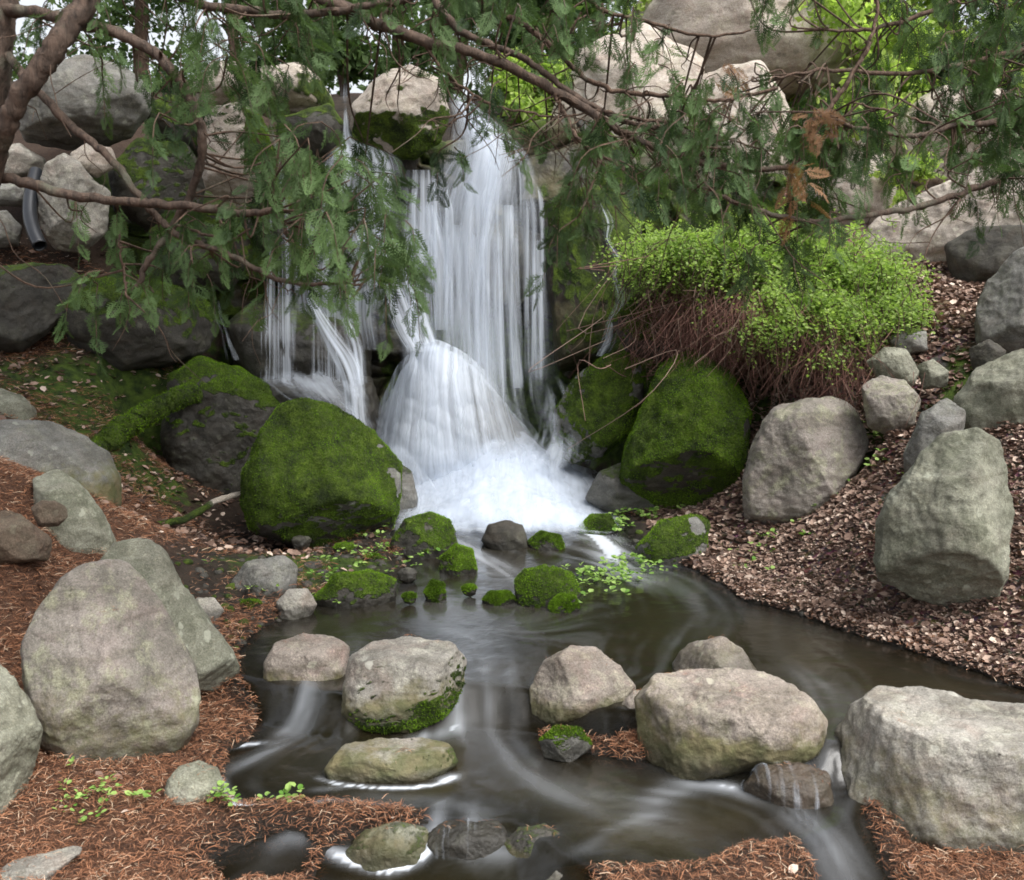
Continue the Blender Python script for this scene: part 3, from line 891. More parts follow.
boulder('dark mossy ledge rock under the sunlit pink-tan boulder',
        [(278, 118), (330, 103), (352, 132), (342, 156), (296, 158), (276, 140)], 'dark', Y=9.7, sub=5, moss=.8, mossoff=-.1, wet=.4)

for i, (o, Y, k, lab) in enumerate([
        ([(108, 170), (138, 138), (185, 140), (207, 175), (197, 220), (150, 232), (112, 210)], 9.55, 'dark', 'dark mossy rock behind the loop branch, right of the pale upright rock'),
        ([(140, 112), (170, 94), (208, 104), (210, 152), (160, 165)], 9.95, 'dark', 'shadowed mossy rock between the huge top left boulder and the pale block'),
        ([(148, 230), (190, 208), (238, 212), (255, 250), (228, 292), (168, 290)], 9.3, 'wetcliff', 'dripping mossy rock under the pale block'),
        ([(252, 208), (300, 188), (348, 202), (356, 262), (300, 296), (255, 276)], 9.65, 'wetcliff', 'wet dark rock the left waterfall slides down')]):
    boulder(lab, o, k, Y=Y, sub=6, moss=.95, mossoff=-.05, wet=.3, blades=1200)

# centre: stones the water falls over
DOME = boulder('round stone under the white water veil at the foot of the fall',
        [(372, 470), (380, 420), (405, 370), (432, 348), (462, 360), (495, 400), (528, 440), (545, 478), (520, 500), (400, 500)], 'slate', Y=8.75, sub=6, deep=.7, wet=.6, nplanes=1, rough=.55)
boulder('dark stepped rock behind the thin left water threads',
        [(225, 330), (260, 300), (330, 295), (368, 320), (372, 380), (360, 430), (300, 420), (240, 400)], 'dark', Y=9.35, sub=6, wet=.6, moss=.5, mossoff=-.45, planes=[(0, .9, .4, .62)])
LEDGE_ROCK = boulder('dark wet ledge rock catching the left cascade',
        [(250, 392), (262, 378), (310, 374), (372, 380), (385, 420), (380, 470), (330, 480), (270, 440)], 'dark', Y=8.75, sub=6, wet=.7, planes=[(0, .95, .3, .6)])
boulder('tall brown mossy rock face right of the waterfall',
        [(545, 200), (580, 182), (625, 188), (642, 230), (628, 300), (598, 362), (556, 372), (546, 270)], 'wetcliff', Y=9.3, sub=6, moss=.85, mossdir=(.3, -.85, .45), mossoff=-.5, wet=.3, algae=.5, wl=1.2, planes=[(-.25, .1, .95, .5), (.55, -.1, .8, .6)])
boulder('round boulder half bare grey, half bright moss, right of the splash pool',
        [(555, 410), (575, 376), (605, 355), (630, 352), (646, 367), (643, 398), (630, 432), (602, 455), (570, 465), (552, 440)], 'slate', Y=8.45, sub=7, moss=1.0, mossdir=(.8, -.3, .55), mossoff=.5, blades=12000, wet=.3, nplanes=3)
boulder('tallest moss-covered boulder right of the fall under the brown twigs',
        [(622, 460), (638, 412), (660, 366), (690, 348), (730, 372), (752, 410), (750, 455), (740, 498), (700, 518), (650, 514), (618, 490)], 'dark', z=.18, base=(690, 510), sub=7, moss=1.0, mossoff=.35, mossdir=(-.2, -.5, .8), blades=26000,
        planes=[(0, -.75, .65, .62), (-.4, .3, .85, .7)], nplanes=2)
boulder('small dark rock with a mossy cap above the half-mossy boulder',
        [(612, 322), (630, 300), (655, 287), (682, 298), (690, 335), (665, 362), (628, 354)], 'dark', Y=8.5, sub=6, moss=1.0, mossdir=(-.3, -.2, .9), mossoff=-.2, blades=4000)
boulder('low wet slab at the right edge of the splash pool',
        [(585, 500), (600, 472), (625, 462), (645, 480), (660, 510), (620, 520)], 'slate', z=.1, Y=7.95, sub=5, wet=.7, moss=.5, mossoff=-.4)

# right bank
boulder('rough pinkish grey boulder under the shrub beside the tallest mossy one',
        [(742, 480), (752, 435), (772, 410), (800, 401), (840, 396), (860, 413), (869, 440), (857, 475), (848, 502), (812, 522), (772, 538), (745, 522)], 'mauve', z=.2, base=(780, 528), sub=7, planes=[(-.3, .1, .9, .7), (.5, .3, .8, .7)])
boulder('brownish rounded stone, front one of the small group under the shrub',
        [(861, 388), (878, 375), (905, 381), (921, 400), (916, 424), (895, 436), (870, 428)], 'mauve', Y=6.9, sub=6, planes=[(0, .8, .5, .6)], name='stone', cat='stone')
boulder('grey flat-topped stone stacked behind the brownish rounded one',
        [(866, 362), (884, 347), (905, 348), (919, 370), (914, 386), (885, 388)], 'green', Y=7.1, sub=6, name='stone', cat='stone')
boulder('small green-grey stone in leaf litter right of the stacked pair',
        [(917, 366), (932, 359), (949, 371), (948, 386), (924, 390)], 'green', Y=7.1, sub=5, name='stone', cat='stone')
boulder('mossy olive stone at the foot of the green shrub',
        [(888, 340), (904, 326), (926, 330), (928, 350), (898, 356)], 'slate', Y=7.5, sub=5, moss=.8, mossoff=-.1, name='stone', cat='stone')
boulder('large upright green-grey boulder standing in leaf litter on the right bank',
        [(873, 525), (893, 490), (913, 460), (938, 433), (970, 427), (1000, 438), (1010, 470), (1015, 520), (1012, 572), (1002, 598), (960, 608), (910, 596), (878, 586)], 'green', z=.24, base=(955, 596), sub=7, deep=.75,
        planes=[(-.3, .25, .9, .66), (.75, .2, .5, .68), (0, -.75, .6, .68)], nplanes=2)
boulder('rounded grey boulder at the right edge behind the large upright one',
        [(952, 405), (972, 376), (1010, 354), (1055, 344), (1095, 380), (1085, 440), (1020, 450), (962, 440)], 'green', Y=6.5, sub=6, planes=[(-.3, .8, .5, .72)])
boulder('low dark boulder wedged left of the rounded grey edge boulder',
        [(903, 455), (920, 414), (945, 398), (966, 410), (962, 445), (932, 478), (905, 480)], 'slate', Y=6.3, sub=6)
boulder('steep dark grey boulder at the right edge below the pale rock face',
        [(974, 312), (985, 280), (1010, 254), (1040, 240), (1085, 280), (1075, 358), (1010, 360), (978, 348)], 'slate', Y=7.3, sub=6, planes=[(-.5, .4, .7, .6)])
boulder('small dark stone below the steep dark grey boulder',
        [(969, 350), (988, 339), (1006, 350), (1002, 372), (974, 370)], 'dark', Y=6.9, sub=5, name='stone', cat='stone')
boulder('broad pale rock face behind the shrub at the right',
        [(858, 255), (880, 215), (930, 186), (990, 160), (1060, 148), (1110, 230), (1060, 300), (960, 282), (900, 290)], 'pale', Y=9.3, sub=7, deep=.6, planes=[(-.3, .35, .85, .5)])
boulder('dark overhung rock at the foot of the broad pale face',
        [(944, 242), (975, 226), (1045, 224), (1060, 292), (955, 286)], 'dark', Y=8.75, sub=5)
for i, (o, Y, lab) in enumerate([
        ([(545, 125), (580, 50), (640, 22), (705, 60), (700, 150), (640, 210), (565, 200)], 11.3, 'pinkish boulder on the hilltop directly right of the fall top'),
        ([(655, 115), (700, 72), (760, 60), (792, 110), (785, 195), (720, 240), (655, 215)], 11.0, 'large pale boulder above the green shrub, behind the hanging branches'),
        ([(610, 50), (660, -30), (740, -70), (830, -50), (880, 20), (860, 90), (760, 110), (640, 100)], 12.9, 'broad farthest pale rock rising out of the top of the picture'),
        ([(880, 120), (940, 85), (1010, 95), (1030, 160), (960, 200), (885, 180)], 11.6, 'pale boulder seen through the dense foliage above the broad rock face'),
        ([(790, 165), (850, 135), (900, 165), (895, 235), (830, 250), (785, 220)], 10.8, 'pale grey boulder behind the shrub left of the broad rock face')]):
    boulder(lab, o, 'pale', Y=Y, sub=6)

# stones in the pool
POOL = 'stones in the pool below the waterfall'
for lab, o, mat, mo, zb in [
        ('dark wet stone at the lip of the white splash pool', [(481, 537), (488, 525), (505, 520), (522, 524), (529, 541), (505, 552)], 'dark', 0, .03),
        ('small moss-flecked stone right of the dark lip stone', [(527, 542), (540, 531), (560, 535), (567, 547), (545, 554)], 'dark', .7, .02),
        ('dark mossy-topped stone standing in mid pool', [(514, 582), (524, 569), (545, 565), (572, 572), (581, 590), (566, 608), (530, 609), (515, 599)], 'dark', .95, 0),
        ('little mossy stone touching the mid pool stone', [(549, 603), (560, 594), (575, 596), (580, 607), (565, 617), (550, 614)], 'dark', .9, 0),
        ('flat moss pad left of the mid pool stone', [(482, 599), (490, 591), (510, 591), (517, 600), (500, 609)], 'dark', 1, 0),
        ('mossy mound at the foot of the big mossy boulder', [(390, 540), (405, 519), (430, 512), (450, 521), (458, 542), (430, 558), (394, 556)], 'dark', .9, .03),
        ('small green moss hump right of the mossy mound', [(439, 558), (455, 544), (472, 549), (477, 566), (455, 577), (439, 570)], 'dark', 1, .01),
        ('moss-covered stone where the splash pool spills right', [(577, 528), (590, 514), (610, 514), (619, 529), (600, 541), (579, 539)], 'dark', 1, .03),
        ('bright green moss mound among the cress', [(635, 545), (660, 523), (690, 514), (710, 520), (707, 548), (680, 563), (643, 562)], 'slate', 1.2, .03),
        ('flat grey slab on the muddy left shore', [(231, 578), (245, 561), (285, 555), (298, 568), (294, 592), (245, 595)], 'slate', .25, .05),
        ('rounded tan stone at the left shore of the pool', [(276, 602), (288, 588), (308, 589), (317, 604), (300, 620), (279, 617)], 'granite', 0, .01),
        ('small tan stone near the leaning slab', [(187, 609), (198, 597), (215, 599), (224, 611), (210, 623), (191, 622)], 'granite', 0, .06),
        ('tiny upright mossy stone in the water left of mid pool', [(424, 592), (432, 580), (444, 584), (447, 600), (432, 606)], 'dark', 1, 0),
        ('low moss-grown hump on the left shore of the pool', [(312, 594), (335, 572), (370, 570), (397, 581), (392, 602), (340, 606)], 'dark', .8, .02)]:
    bp = max(o, key=lambda q: q[1])
    my = sum(q[1] for q in o) / len(o)
    o = [(q[0], q[1] if q[1] < my else my + (q[1] - my) * 1.9) for q in o]
    boulder(lab, o, mat, z=zb, base=(bp[0], bp[1] - 5), sub=6 if abs(o[0][0] - o[2][0]) > 25 else 5, moss=mo, mossoff=.1 if mo > .95 else -.1, wl=zb, name='stone', cat='stone', blades=int(2500 * (mo > .6)), nplanes=3, wetband=.04)

for i, (px, py, r) in enumerate([(225, 562, 9), (312, 566, 8), (345, 548, 9), (372, 558, 7), (408, 572, 8), (250, 604, 8), (470, 588, 6), (300, 540, 8), (410, 596, 6)]):
    q = [(px + r * (1.3 + .2 * math.sin(i * 3 + t)) * math.cos(t), py + r * (.62 if math.sin(t) < 0 else 1.5) * math.sin(t)) for t in np.linspace(0, 6.28, 9)[:-1]]
    boulder('small dark wet stone with some moss in the muddy left shallows', q, 'dark', z=.03, base=(px, py + r * .8), sub=5, moss=.8 * (i % 3 != 1), mossoff=.1, wl=.02, name='stone', cat='stone', group='small wet stones in the left shallows', blades=600 * (i % 3 != 1), nplanes=3, wetband=.05)

# the dam across the stream
boulder('leftmost stone of the stepping row across the stream, pinkish top',
        [(264, 660), (275, 642), (305, 633), (335, 638), (350, 650), (347, 684), (336, 708), (300, 704), (274, 694), (263, 676)], 'pink', z=-.1, base=(318, 698), sub=7, algae=.75, wl=Z2, planes=[(0, .85, .5, .62), (.2, -.2, 1, .8)], nplanes=2, rough=.8)
boulder('flat-topped grey boulder in the row with green moss on its wet foot',
        [(342, 685), (350, 656), (370, 643), (410, 636), (450, 644), (467, 662), (463, 692), (446, 718), (405, 738), (360, 736), (341, 714)], 'granite', z=Z2, base=(395, 728), sub=7, algae=.6, wl=Z2, moss=.75, mossdir=(.35, -.5, -.8), mossoff=-.25, planes=[(0, .85, .5, .66), (-.2, 0, 1, .78)], nplanes=2, rough=.8, blades=2500)
boulder('pink-topped boulder right of the gap where the stream spills',
        [(529, 690), (543, 662), (570, 645), (595, 647), (620, 664), (636, 685), (626, 706), (590, 724), (550, 732), (531, 716)], 'pink', z=-.1, base=(560, 721), sub=7, algae=.7, wl=Z2, planes=[(-.6, .1, .8, .7), (.3, .6, .7, .7)], nplanes=2, rough=.8)
boulder('largest pale flat boulder in the middle of the stepping row, algae-stained foot',
        [(634, 705), (653, 681), (690, 669), (740, 667), (782, 674), (811, 694), (828, 716), (824, 744), (790, 764), (730, 774), (680, 786), (648, 774), (638, 738)], 'pink', z=Z2, base=(690, 773), sub=7, deep=.8, algae=.85, wl=Z2, planes=[(0, .85, .45, .52), (-.3, -.1, 1, .72)], nplanes=2, rough=.9)
boulder('pointed pinkish stone peeking up behind the largest pale row boulder',
        [(672, 668), (690, 645), (722, 636), (740, 645), (757, 670), (748, 705), (690, 705)], 'pink', z=-.02, base=(715, 682), sub=6, planes=[(-.5, .3, .8, .6)], wl=0, algae=.3)
boulder('small stone squeezed against the left end of the largest pale boulder',
        [(620, 707), (634, 690), (650, 690), (657, 730), (628, 732)], 'pink', z=-.08, base=(630, 726), sub=5, name='stone', cat='stone')
boulder('huge pale block boulder at the bottom right corner of the stream',
        [(827, 765), (843, 726), (874, 692), (920, 685), (980, 689), (1045, 690), (1100, 730), (1105, 800), (1060, 862), (980, 872), (900, 874), (850, 858), (831, 820)], 'granite', z=Z3 - .03, base=(900, 858), sub=7, deep=.85, algae=.35, wl=Z3,
        planes=[(0.05, .9, .45, .55), (-.45, -.1, .85, .72), (.3, -.25, .9, .70), (-.75, .1, .5, .86)], nplanes=2)
boulder('low algae-streaked stone awash in front of the flat-topped boulder',
        [(324, 768), (340, 746), (375, 737), (420, 739), (450, 749), (458, 768), (430, 790), (370, 792), (328, 784)], 'granite', z=Z2, base=(395, 778), sub=7, algae=.8, wl=Z2, moss=.6, mossdir=(.9, -.2, .2), mossoff=-.5, planes=[(0, .9, .4, .42)], wetband=.03)
boulder('little mossy stone on the needle patch between row boulders',
        [(539, 742), (555, 726), (580, 728), (592, 746), (570, 764), (544, 758)], 'slate', z=Z2 + .02, base=(565, 756), sub=6, moss=.7, mossoff=-.1, wl=Z2, name='stone', cat='stone', blades=1200)
SILL = boulder('dark rounded stone with water sliding over it beside the huge corner boulder',
        [(743, 790), (758, 770), (800, 762), (830, 768), (834, 804), (815, 824), (768, 820), (746, 806)], 'brown', z=Z2 - .04, base=(790, 812), sub=6, wet=.75, nplanes=2)
boulder('mossy grey stone under the needle ledge at the bottom',
        [(338, 854), (362, 829), (400, 821), (426, 830), (434, 852), (417, 882), (370, 882), (345, 872)], 'green', z=Z3, base=(390, 868), sub=6, moss=.45, mossoff=-.45, wl=Z3, algae=1.0)
boulder('dark mossy stone in the bottom spill right of the small falls',
        [(498, 848), (518, 827), (545, 823), (571, 838), (574, 866), (540, 882), (506, 876)], 'dark', z=Z3, base=(540, 870), sub=6, moss=.45, mossoff=-.45, wl=Z3, wet=.3, algae=1.0)
boulder('pale stone tip at the bottom edge between the two needle strips',
        [(538, 892), (558, 869), (590, 864), (608, 882), (595, 910), (550, 910)], 'granite', z=Z3, base=(570, 900), sub=5, wl=Z3, algae=.5)
SLAB = boulder('dark slab under the thin water film at the bottom ledge',
        [(422, 838), (445, 820), (500, 822), (514, 842), (498, 872), (432, 872)], 'dark', z=Z3, base=(465, 864), sub=6, wet=.8)

# ------------------------------------------------------------------ the cliff the water falls over
def cliff_y(x, z):
    rng = np.random.default_rng(21)
    sx, sz = rng.uniform(-4, 3.2, 110), rng.uniform(-.4, 3.6, 110)
    off, tx, tz_ = rng.uniform(-.15, .15, 110), rng.uniform(-.25, .25, 110), rng.uniform(-.3, .12, 110)
    wq_ = np.stack([x * 1.3, z * 1.3, x * 0], -1)
    xw, zw_ = x + .16 * fbm(wq_, 3), z + .14 * fbm(wq_ + 8, 3)
    dd = (xw[:, None] - sx) ** 2 + ((zw_[:, None] - sz) * 1.6) ** 2
    i2 = np.argpartition(dd, 2, axis=1)[:, :2]
    a, b = np.take_along_axis(dd, i2[:, :1], 1)[:, 0], np.take_along_axis(dd, i2[:, 1:2], 1)[:, 0]
    i = np.where(a < b, i2[:, 0], i2[:, 1])
    gap = np.abs(np.sqrt(a) - np.sqrt(b))
    y = off[i] + tx[i] * (x - sx[i]) + tz_[i] * (z - sz[i]) + .10 * (1 - sstep(0, .05, gap))
    return 9.62 + .10 * z - .22 * sstep(-1.3, -2.2, x) + y + .03 * fbm(np.stack([x * 6, z * 6, x * 0], -1), 4)
cx = np.linspace(-3.4, 2.4, 340)
cs = np.linspace(0, 1, 260)
CX, CS = np.meshgrid(cx, cs)
ztop = 2.55 + .55 * sstep(-2.4, -1.2, CX) - .5 * sstep(.7, 1.6, CX) + .10 * np.sin(CX * 3.1)
CZ = -.25 + (ztop + .25) * np.minimum(CS / .78, 1)
CY = cliff_y(CX.ravel(), CZ.ravel()).reshape(CX.shape) + 1.6 * np.clip((CS - .76) / .24, 0, 1) ** 1.3
CZ = CZ + .03 * fbm(np.stack([CX.ravel() * 3, CY.ravel() * 3, CX.ravel() * 0], -1), 4).reshape(CX.shape) + .2 * np.clip((CS - .78) / .22, 0, 1)
CV = np.stack([CX.ravel(), CY.ravel(), CZ.ravel()], -1)
CF = grid_faces(340, 260)
cn = fbm(CV * 2.2, 5)
cm = np.clip(sstep(-.05, .45, cn + .4 * sstep(.5, 1.1, np.abs(CV[:, 0] + .1)) - .15), 0, .9)
cliff = mesh_np('cliff', CV, CF, rock_mat('wetcliff'), attrs={'moss': cm, 'algae': np.clip(.5 + cn, 0, .8), 'wet': np.clip(.55 - .5 * cn, 0, .8)})
tag(cliff, 'dark wet rock cliff behind the falling water', 'cliff', kind='structure')

# ------------------------------------------------------------------ falling water
def sheet(rows, nu=26, nv=70, bulge=0.0, edge=.35, seed=0, start=.6, end=.7, wav=.02):
    """rows: (py, x left, x right, distance, density)"""
    r = np.array([(a[0], a[1], a[2], a[3], a[4] if len(a) > 4 else 1.0) for a in rows], float)
    q = catmull(r, nv) if len(r) > 2 else r[0] + np.linspace(0, 1, nv)[:, None] * (r[1] - r[0])
    u = np.linspace(0, 1, nu)
    jj, kk = np.meshgrid(np.linspace(0, 2.2, nv), np.linspace(0, 9, 24), indexing='ij')
    ragged = np.clip(.75 + .9 * fbm(np.stack([jj.ravel(), kk.ravel(), jj.ravel() * 0 + seed * 3.7], -1), 3).reshape(nv, 24), .1, 2)
    patchy = np.clip(.86 + .45 * fbm(np.stack([np.linspace(0, 5, 24), np.full(24, seed * 1.9), np.zeros(24)], -1), 2), .45, 1.15)
    V, D, UVc = [], [], []
    run = 0
    prev = None
    for j, (py, xl, xr, Y, dn) in enumerate(q):
        mid = P((xl + xr) / 2, py, Y)
        if prev is not None: run += np.linalg.norm(mid - prev)
        prev = mid
        for uu in u:
            w = 1 - (2 * uu - 1) ** 2
            V.append(P(xl + (xr - xl) * uu, py, Y - bulge * w))
            e = min(1, min(uu, 1 - uu) / max(edge, 1e-3) * ragged[j, int(uu * 23.99)]) ** .8 * patchy[int(uu * 23.99)]
            t = j / (nv - 1)
            D.append(dn * e * min(1, start + t * 6) * min(1, end + (1 - t) * 6))
            UVc.append((uu, run))
    V = np.array(V); D = np.array(D); UVc = np.array(UVc)
    wid = np.linalg.norm(P(r[:, 2].max(), 300, r[:, 3].mean()) - P(r[:, 1].min(), 300, r[:, 3].mean()))
    UVc[:, 0] *= wid
    UVc += seed * 1.37
    V[:, 1] += wav * fbm(np.stack([UVc[:, 0] * 5, UVc[:, 1] * .8, UVc[:, 0] * 0], -1), 3)
    return V, grid_faces(nu, nv), np.clip(D, 0, 1), UVc
def fall(label, sheets, mat, name='waterfall'):
    Vs, Fs, Ds, Us, off = [], [], [], [], 0
    for V, F, D, U in sheets:
        Vs.append(V); Fs.append(F + off); Ds.append(D); Us.append(U); off += len(V)
    o = mesh_np(name, np.vstack(Vs), np.vstack(Fs), mat, attrs={'dens': np.concatenate(Ds)}, uv=np.vstack(Us))
    return tag(o, label, 'waterfall', kind='structure')
W_VEIL = fall_mat('veil', .30, .46, 12, .5, .93)
W_THREAD = fall_mat('thread', .46, .26, 22, .25, .85)
W_SOLID = fall_mat('solid', .24, .42, 14, .8, .96)
W_SOFT = fall_mat('soft', .22, .75, 4.5, .5, .75)
W_MIST = fall_mat('mist', .36, .5, 5, 2.2, .8)

mainA = [(94, 444, 466, 9.75, .8), (112, 447, 490, 9.6, .85), (132, 444, 515, 9.5, .85), (152, 438, 534, 9.42, .8), (176, 420, 546, 9.38, .7), (215, 402, 552, 9.34, .56), (260, 392, 557, 9.3, .48), (320, 396, 560, 9.26, .44), (392, 410, 562, 9.1, .46), (440, 428, 572, 8.85, .5)]
fall('main waterfall dropping from the notch beside the tan boulder', [
    sheet(mainA, 60, 90, .08, .42, 1, .6, .1), sheet([(a, b + 6, c - 8, d_ - .05, e * .8) for a, b, c, d_, e in mainA], 60, 90, .08, .45, 2, .6, .1)], W_VEIL)
fall('bright threads of the main waterfall', [
    sheet([(150, 486, 522, 9.3, 1), (200, 480, 506, 9.25, 1), (250, 474, 492, 9.2, 1), (310, 470, 485, 9.17, .9), (385, 468, 484, 9.15, .8)], 12, 60, .03, .5, 3),
    sheet([(104, 450, 476, 9.5, .9), (130, 458, 498, 9.38, 1), (160, 462, 512, 9.3, .9), (190, 448, 520, 9.27, .7), (225, 440, 515, 9.25, .15)], 24, 40, .05, .5, 4),
    sheet([(205, 497, 522, 9.2, .9), (260, 500, 520, 9.17, .8), (330, 505, 524, 9.15, .75), (388, 508, 528, 9.13, .7)], 10, 50, .02, .5, 5),
    sheet([(205, 415, 440, 9.22, .9), (235, 418, 450, 9.19, .9), (270, 428, 455, 9.15, .8), (330, 430, 452, 9.1, .7)], 12, 50, .02, .5, 6),
    sheet([(170, 405, 440, 9.3, .7), (230, 398, 446, 9.2, .75), (300, 396, 440, 9.1, .6), (360, 400, 440, 9.0, .5)], 20, 60, .04, .4, 31),
    sheet([(225, 440, 470, 9.2, .75), (320, 445, 470, 9.12, .65), (370, 445, 470, 9.1, .6)], 12, 50, .02, .5, 7),
    sheet([(240, 526, 546, 9.2, .6), (320, 530, 548, 9.15, .55), (380, 532, 549, 9.12, .5)], 10, 50, .02, .5, 8)], W_SOLID)
_r = np.random.default_rng(55)
_st = []
for k in range(26):
    x0 = 404 + 144 * (k + _r.uniform(-.9, .9)) / 26
    y0 = 168 + 26 * _r.random() + (14 if x0 < 430 else 0)
    w0, dr_ = _r.uniform(3, 8), _r.normal() * 5
    dn = _r.choice([_r.uniform(.3, .5), _r.uniform(.6, .95)])
    _st.append(sheet([(y0, x0 - w0 * .5 + dr_, x0 + w0 * .5 + dr_, 9.27, dn * .5), (y0 + 24, x0 - w0, x0 + w0, 9.2, dn), (y0 + 80, x0 - w0 * .8, x0 + w0 * .9, 9.15, dn), (300, x0 - w0, x0 + w0, 9.1, dn * .8), (350, x0 - w0 * 1.2, x0 + w0 * 1.2, 9.07, dn * .7), (395, x0 - w0 * 1.5, x0 + w0 * 1.5, 9.0, dn * .6)], 8, 50, .02, .5, 60 + k, .4, .2))
fall('many separate strands of water dropping from the broken lip of the main fall', _st, W_VEIL)
fall('soft white spray that binds the strands of the main fall', [sheet([(a, b, c, d_ - .14, e * .95) for a, b, c, d_, e in mainA], 60, 90, .08, .5, 88, .5, .1), sheet([(a, b + 14, c - 30, d_ - .2, e * .8) for a, b, c, d_, e in mainA[3:]], 60, 90, .06, .5, 93, .3, .1)], W_SOFT)
fall('thin separate water threads over the dark recess of the main fall', [
    sheet([(230, 400, 552, 9.14, .62), (300, 404, 553, 9.1, .62), (400, 410, 556, 9.0, .55)], 50, 60, .0, .15, 9)], W_THREAD)
fall('left waterfall from behind the tan boulder, half hidden by cedar', [
    sheet([(78, 341, 350, 9.95, .12), (96, 340, 349, 9.75, .3), (106, 343, 348, 9.66, .15), (118, 343, 349, 9.6, .8), (140, 340, 357, 9.5, 1), (152, 325, 395, 9.44, .9), (175, 312, 408, 9.36, .72), (215, 300, 408, 9.3, .62), (262, 285, 402, 9.24, .6), (310, 290, 392, 9.2, .55), (350, 300, 395, 9.18, .5)], 50, 70, .04, .2, 11),
    sheet([(225, 340, 400, 9.1, .8), (280, 360, 425, 8.95, .75), (330, 385, 440, 8.75, .8), (352, 400, 445, 8.6, .8)], 24, 50, .03, .35, 12)], W_VEIL)
fall('fringe of thin water threads left of the small chute', [
    sheet([(205, 258, 300, 9.2, .5), (270, 257, 302, 9.05, .58), (310, 255, 304, 8.92, .66), (335, 254, 305, 8.74, .72), (360, 254, 306, 8.66, .66), (384, 252, 308, 8.62, .7)], 44, 60, .02, .16, 13),
    sheet([(300, 300, 345, 8.8, .5), (382, 300, 348, 8.6, .62)], 24, 40, .0, .15, 14)], W_THREAD)
fall('small white chute left of the veil stone', [
    sheet([(298, 304, 314, 8.85, 1), (315, 309, 327, 8.78, 1), (335, 318, 342, 8.7, 1), (360, 330, 362, 8.6, 1), (385, 340, 368, 8.5, 1), (420, 344, 370, 8.4, .9), (450, 350, 385, 8.3, .7)], 14, 60, .05, .45, 15),
    sheet([(318, 335, 350, 8.8, .6), (345, 345, 364, 8.68, .8), (385, 352, 368, 8.55, .8)], 10, 40, .03, .5, 16),
    ], W_SOLID)
fall('white lip of water sliding over the ledge rock behind the big mossy boulder', [
    sheet([(368, 262, 350, 8.85, .3), (376, 250, 368, 8.6, .7), (384, 252, 374, 8.42, .8), (396, 268, 378, 8.33, .62), (415, 300, 382, 8.28, .5), (445, 330, 386, 8.22, .4)], 50, 40, .08, .3, 17, .3, .1)], W_MIST)
fall('thin trickle right of the brown rock face', [
    sheet([(198, 592, 604, 9.1, .4), (222, 600, 616, 9.0, .5), (240, 603, 612, 8.95, .55), (262, 612, 628, 8.88, .5), (275, 610, 620, 8.85, .55), (300, 612, 634, 8.75, .45), (322, 604, 622, 8.7, .6), (340, 598, 620, 8.65, .65), (356, 588, 614, 8.5, .55)], 14, 60, .05, .5, 18)], W_VEIL, 'trickle')
fall('thin trickle dropping behind the moss-capped dark boulder', [
    sheet([(300, 210, 222, 8.75, .35), (318, 213, 226, 8.6, .5), (332, 220, 230, 8.52, .45), (345, 221, 236, 8.45, .55), (360, 222, 246, 8.35, .5)], 8, 40, .02, .5, 19)], W_VEIL, 'trickle')
fall('thin trickle running down the mossy side of the pale block', [
    sheet([(108, 264, 272, 8.95, .3), (140, 270, 279, 8.78, .5), (160, 276, 282, 8.74, .35), (180, 275, 286, 8.7, .6), (218, 279, 291, 8.66, .5)], 6, 40, .01, .5, 20)], W_VEIL, 'trickle')

# the veil that spreads over the round stone, and the churned foam at its foot
_, DV, DF = DOME
DN = vnormals(DV, DF)
k_ = (DN[:, 1] < .25)[DF].all(1)
Fk = DF[k_]; us_ = np.unique(Fk); mp_ = np.full(len(DV), -1); mp_[us_] = np.arange(len(us_))
zt = DV[:, 2].max(); dc = DV.mean(0)
duv = np.stack([np.arctan2(DV[:, 0] - P(432, 350, 8.7)[0], .55 + (zt - DV[:, 2]) * .5) * 1.1, (zt - DV[:, 2])], -1)
dd_ = np.clip(.54 + .42 * (1 - np.abs(DV[:, 0] - P(435, 400, 8.7)[0]) / .42) - .1 * (zt - DV[:, 2]) + .45 * sstep(.6, .95, (zt - DV[:, 2])), .2, 1) * sstep(.25, -.1, DN[:, 1])
fall('white water veil spreading over the round stone', [
    (DV[us_] + DN[us_] * .025, mp_[Fk], dd_[us_], duv[us_]), (DV[us_] + DN[us_] * .07 - np.array([0, .02, 0]), mp_[Fk], dd_[us_] * .55, duv[us_] + 4)], W_VEIL)
def film(b, label, dn, lift):
    _, v, f = b
    n = vnormals(v, f)
    kk = ((n[:, 1] < .3) | (n[:, 2] > .2))[f].all(1)
    ff = f[kk]; us = np.unique(ff); m = np.full(len(v), -1); m[us] = np.arange(len(us))
    fall(label, [(v[us] + n[us] * lift, m[ff], np.clip(dn + .25 * fbm(v[us] * 6, 3), 0, 1), np.stack([v[us][:, 0], v[us][:, 1] - v[us][:, 2]], -1))], W_THREAD, 'water_film')
film(SILL, 'thin shining film of water over the dark rounded stone', .26, .008)
film(SLAB, 'thin film of water over the bottom ledge slab', .22, .01)
fx_ = np.linspace(-1.15, .95, 120); fy_ = np.linspace(7.15, 8.75, 90)
FX_, FY_ = np.meshgrid(fx_, fy_)
flow_c = -.12 + .10 * (8.6 - FY_)
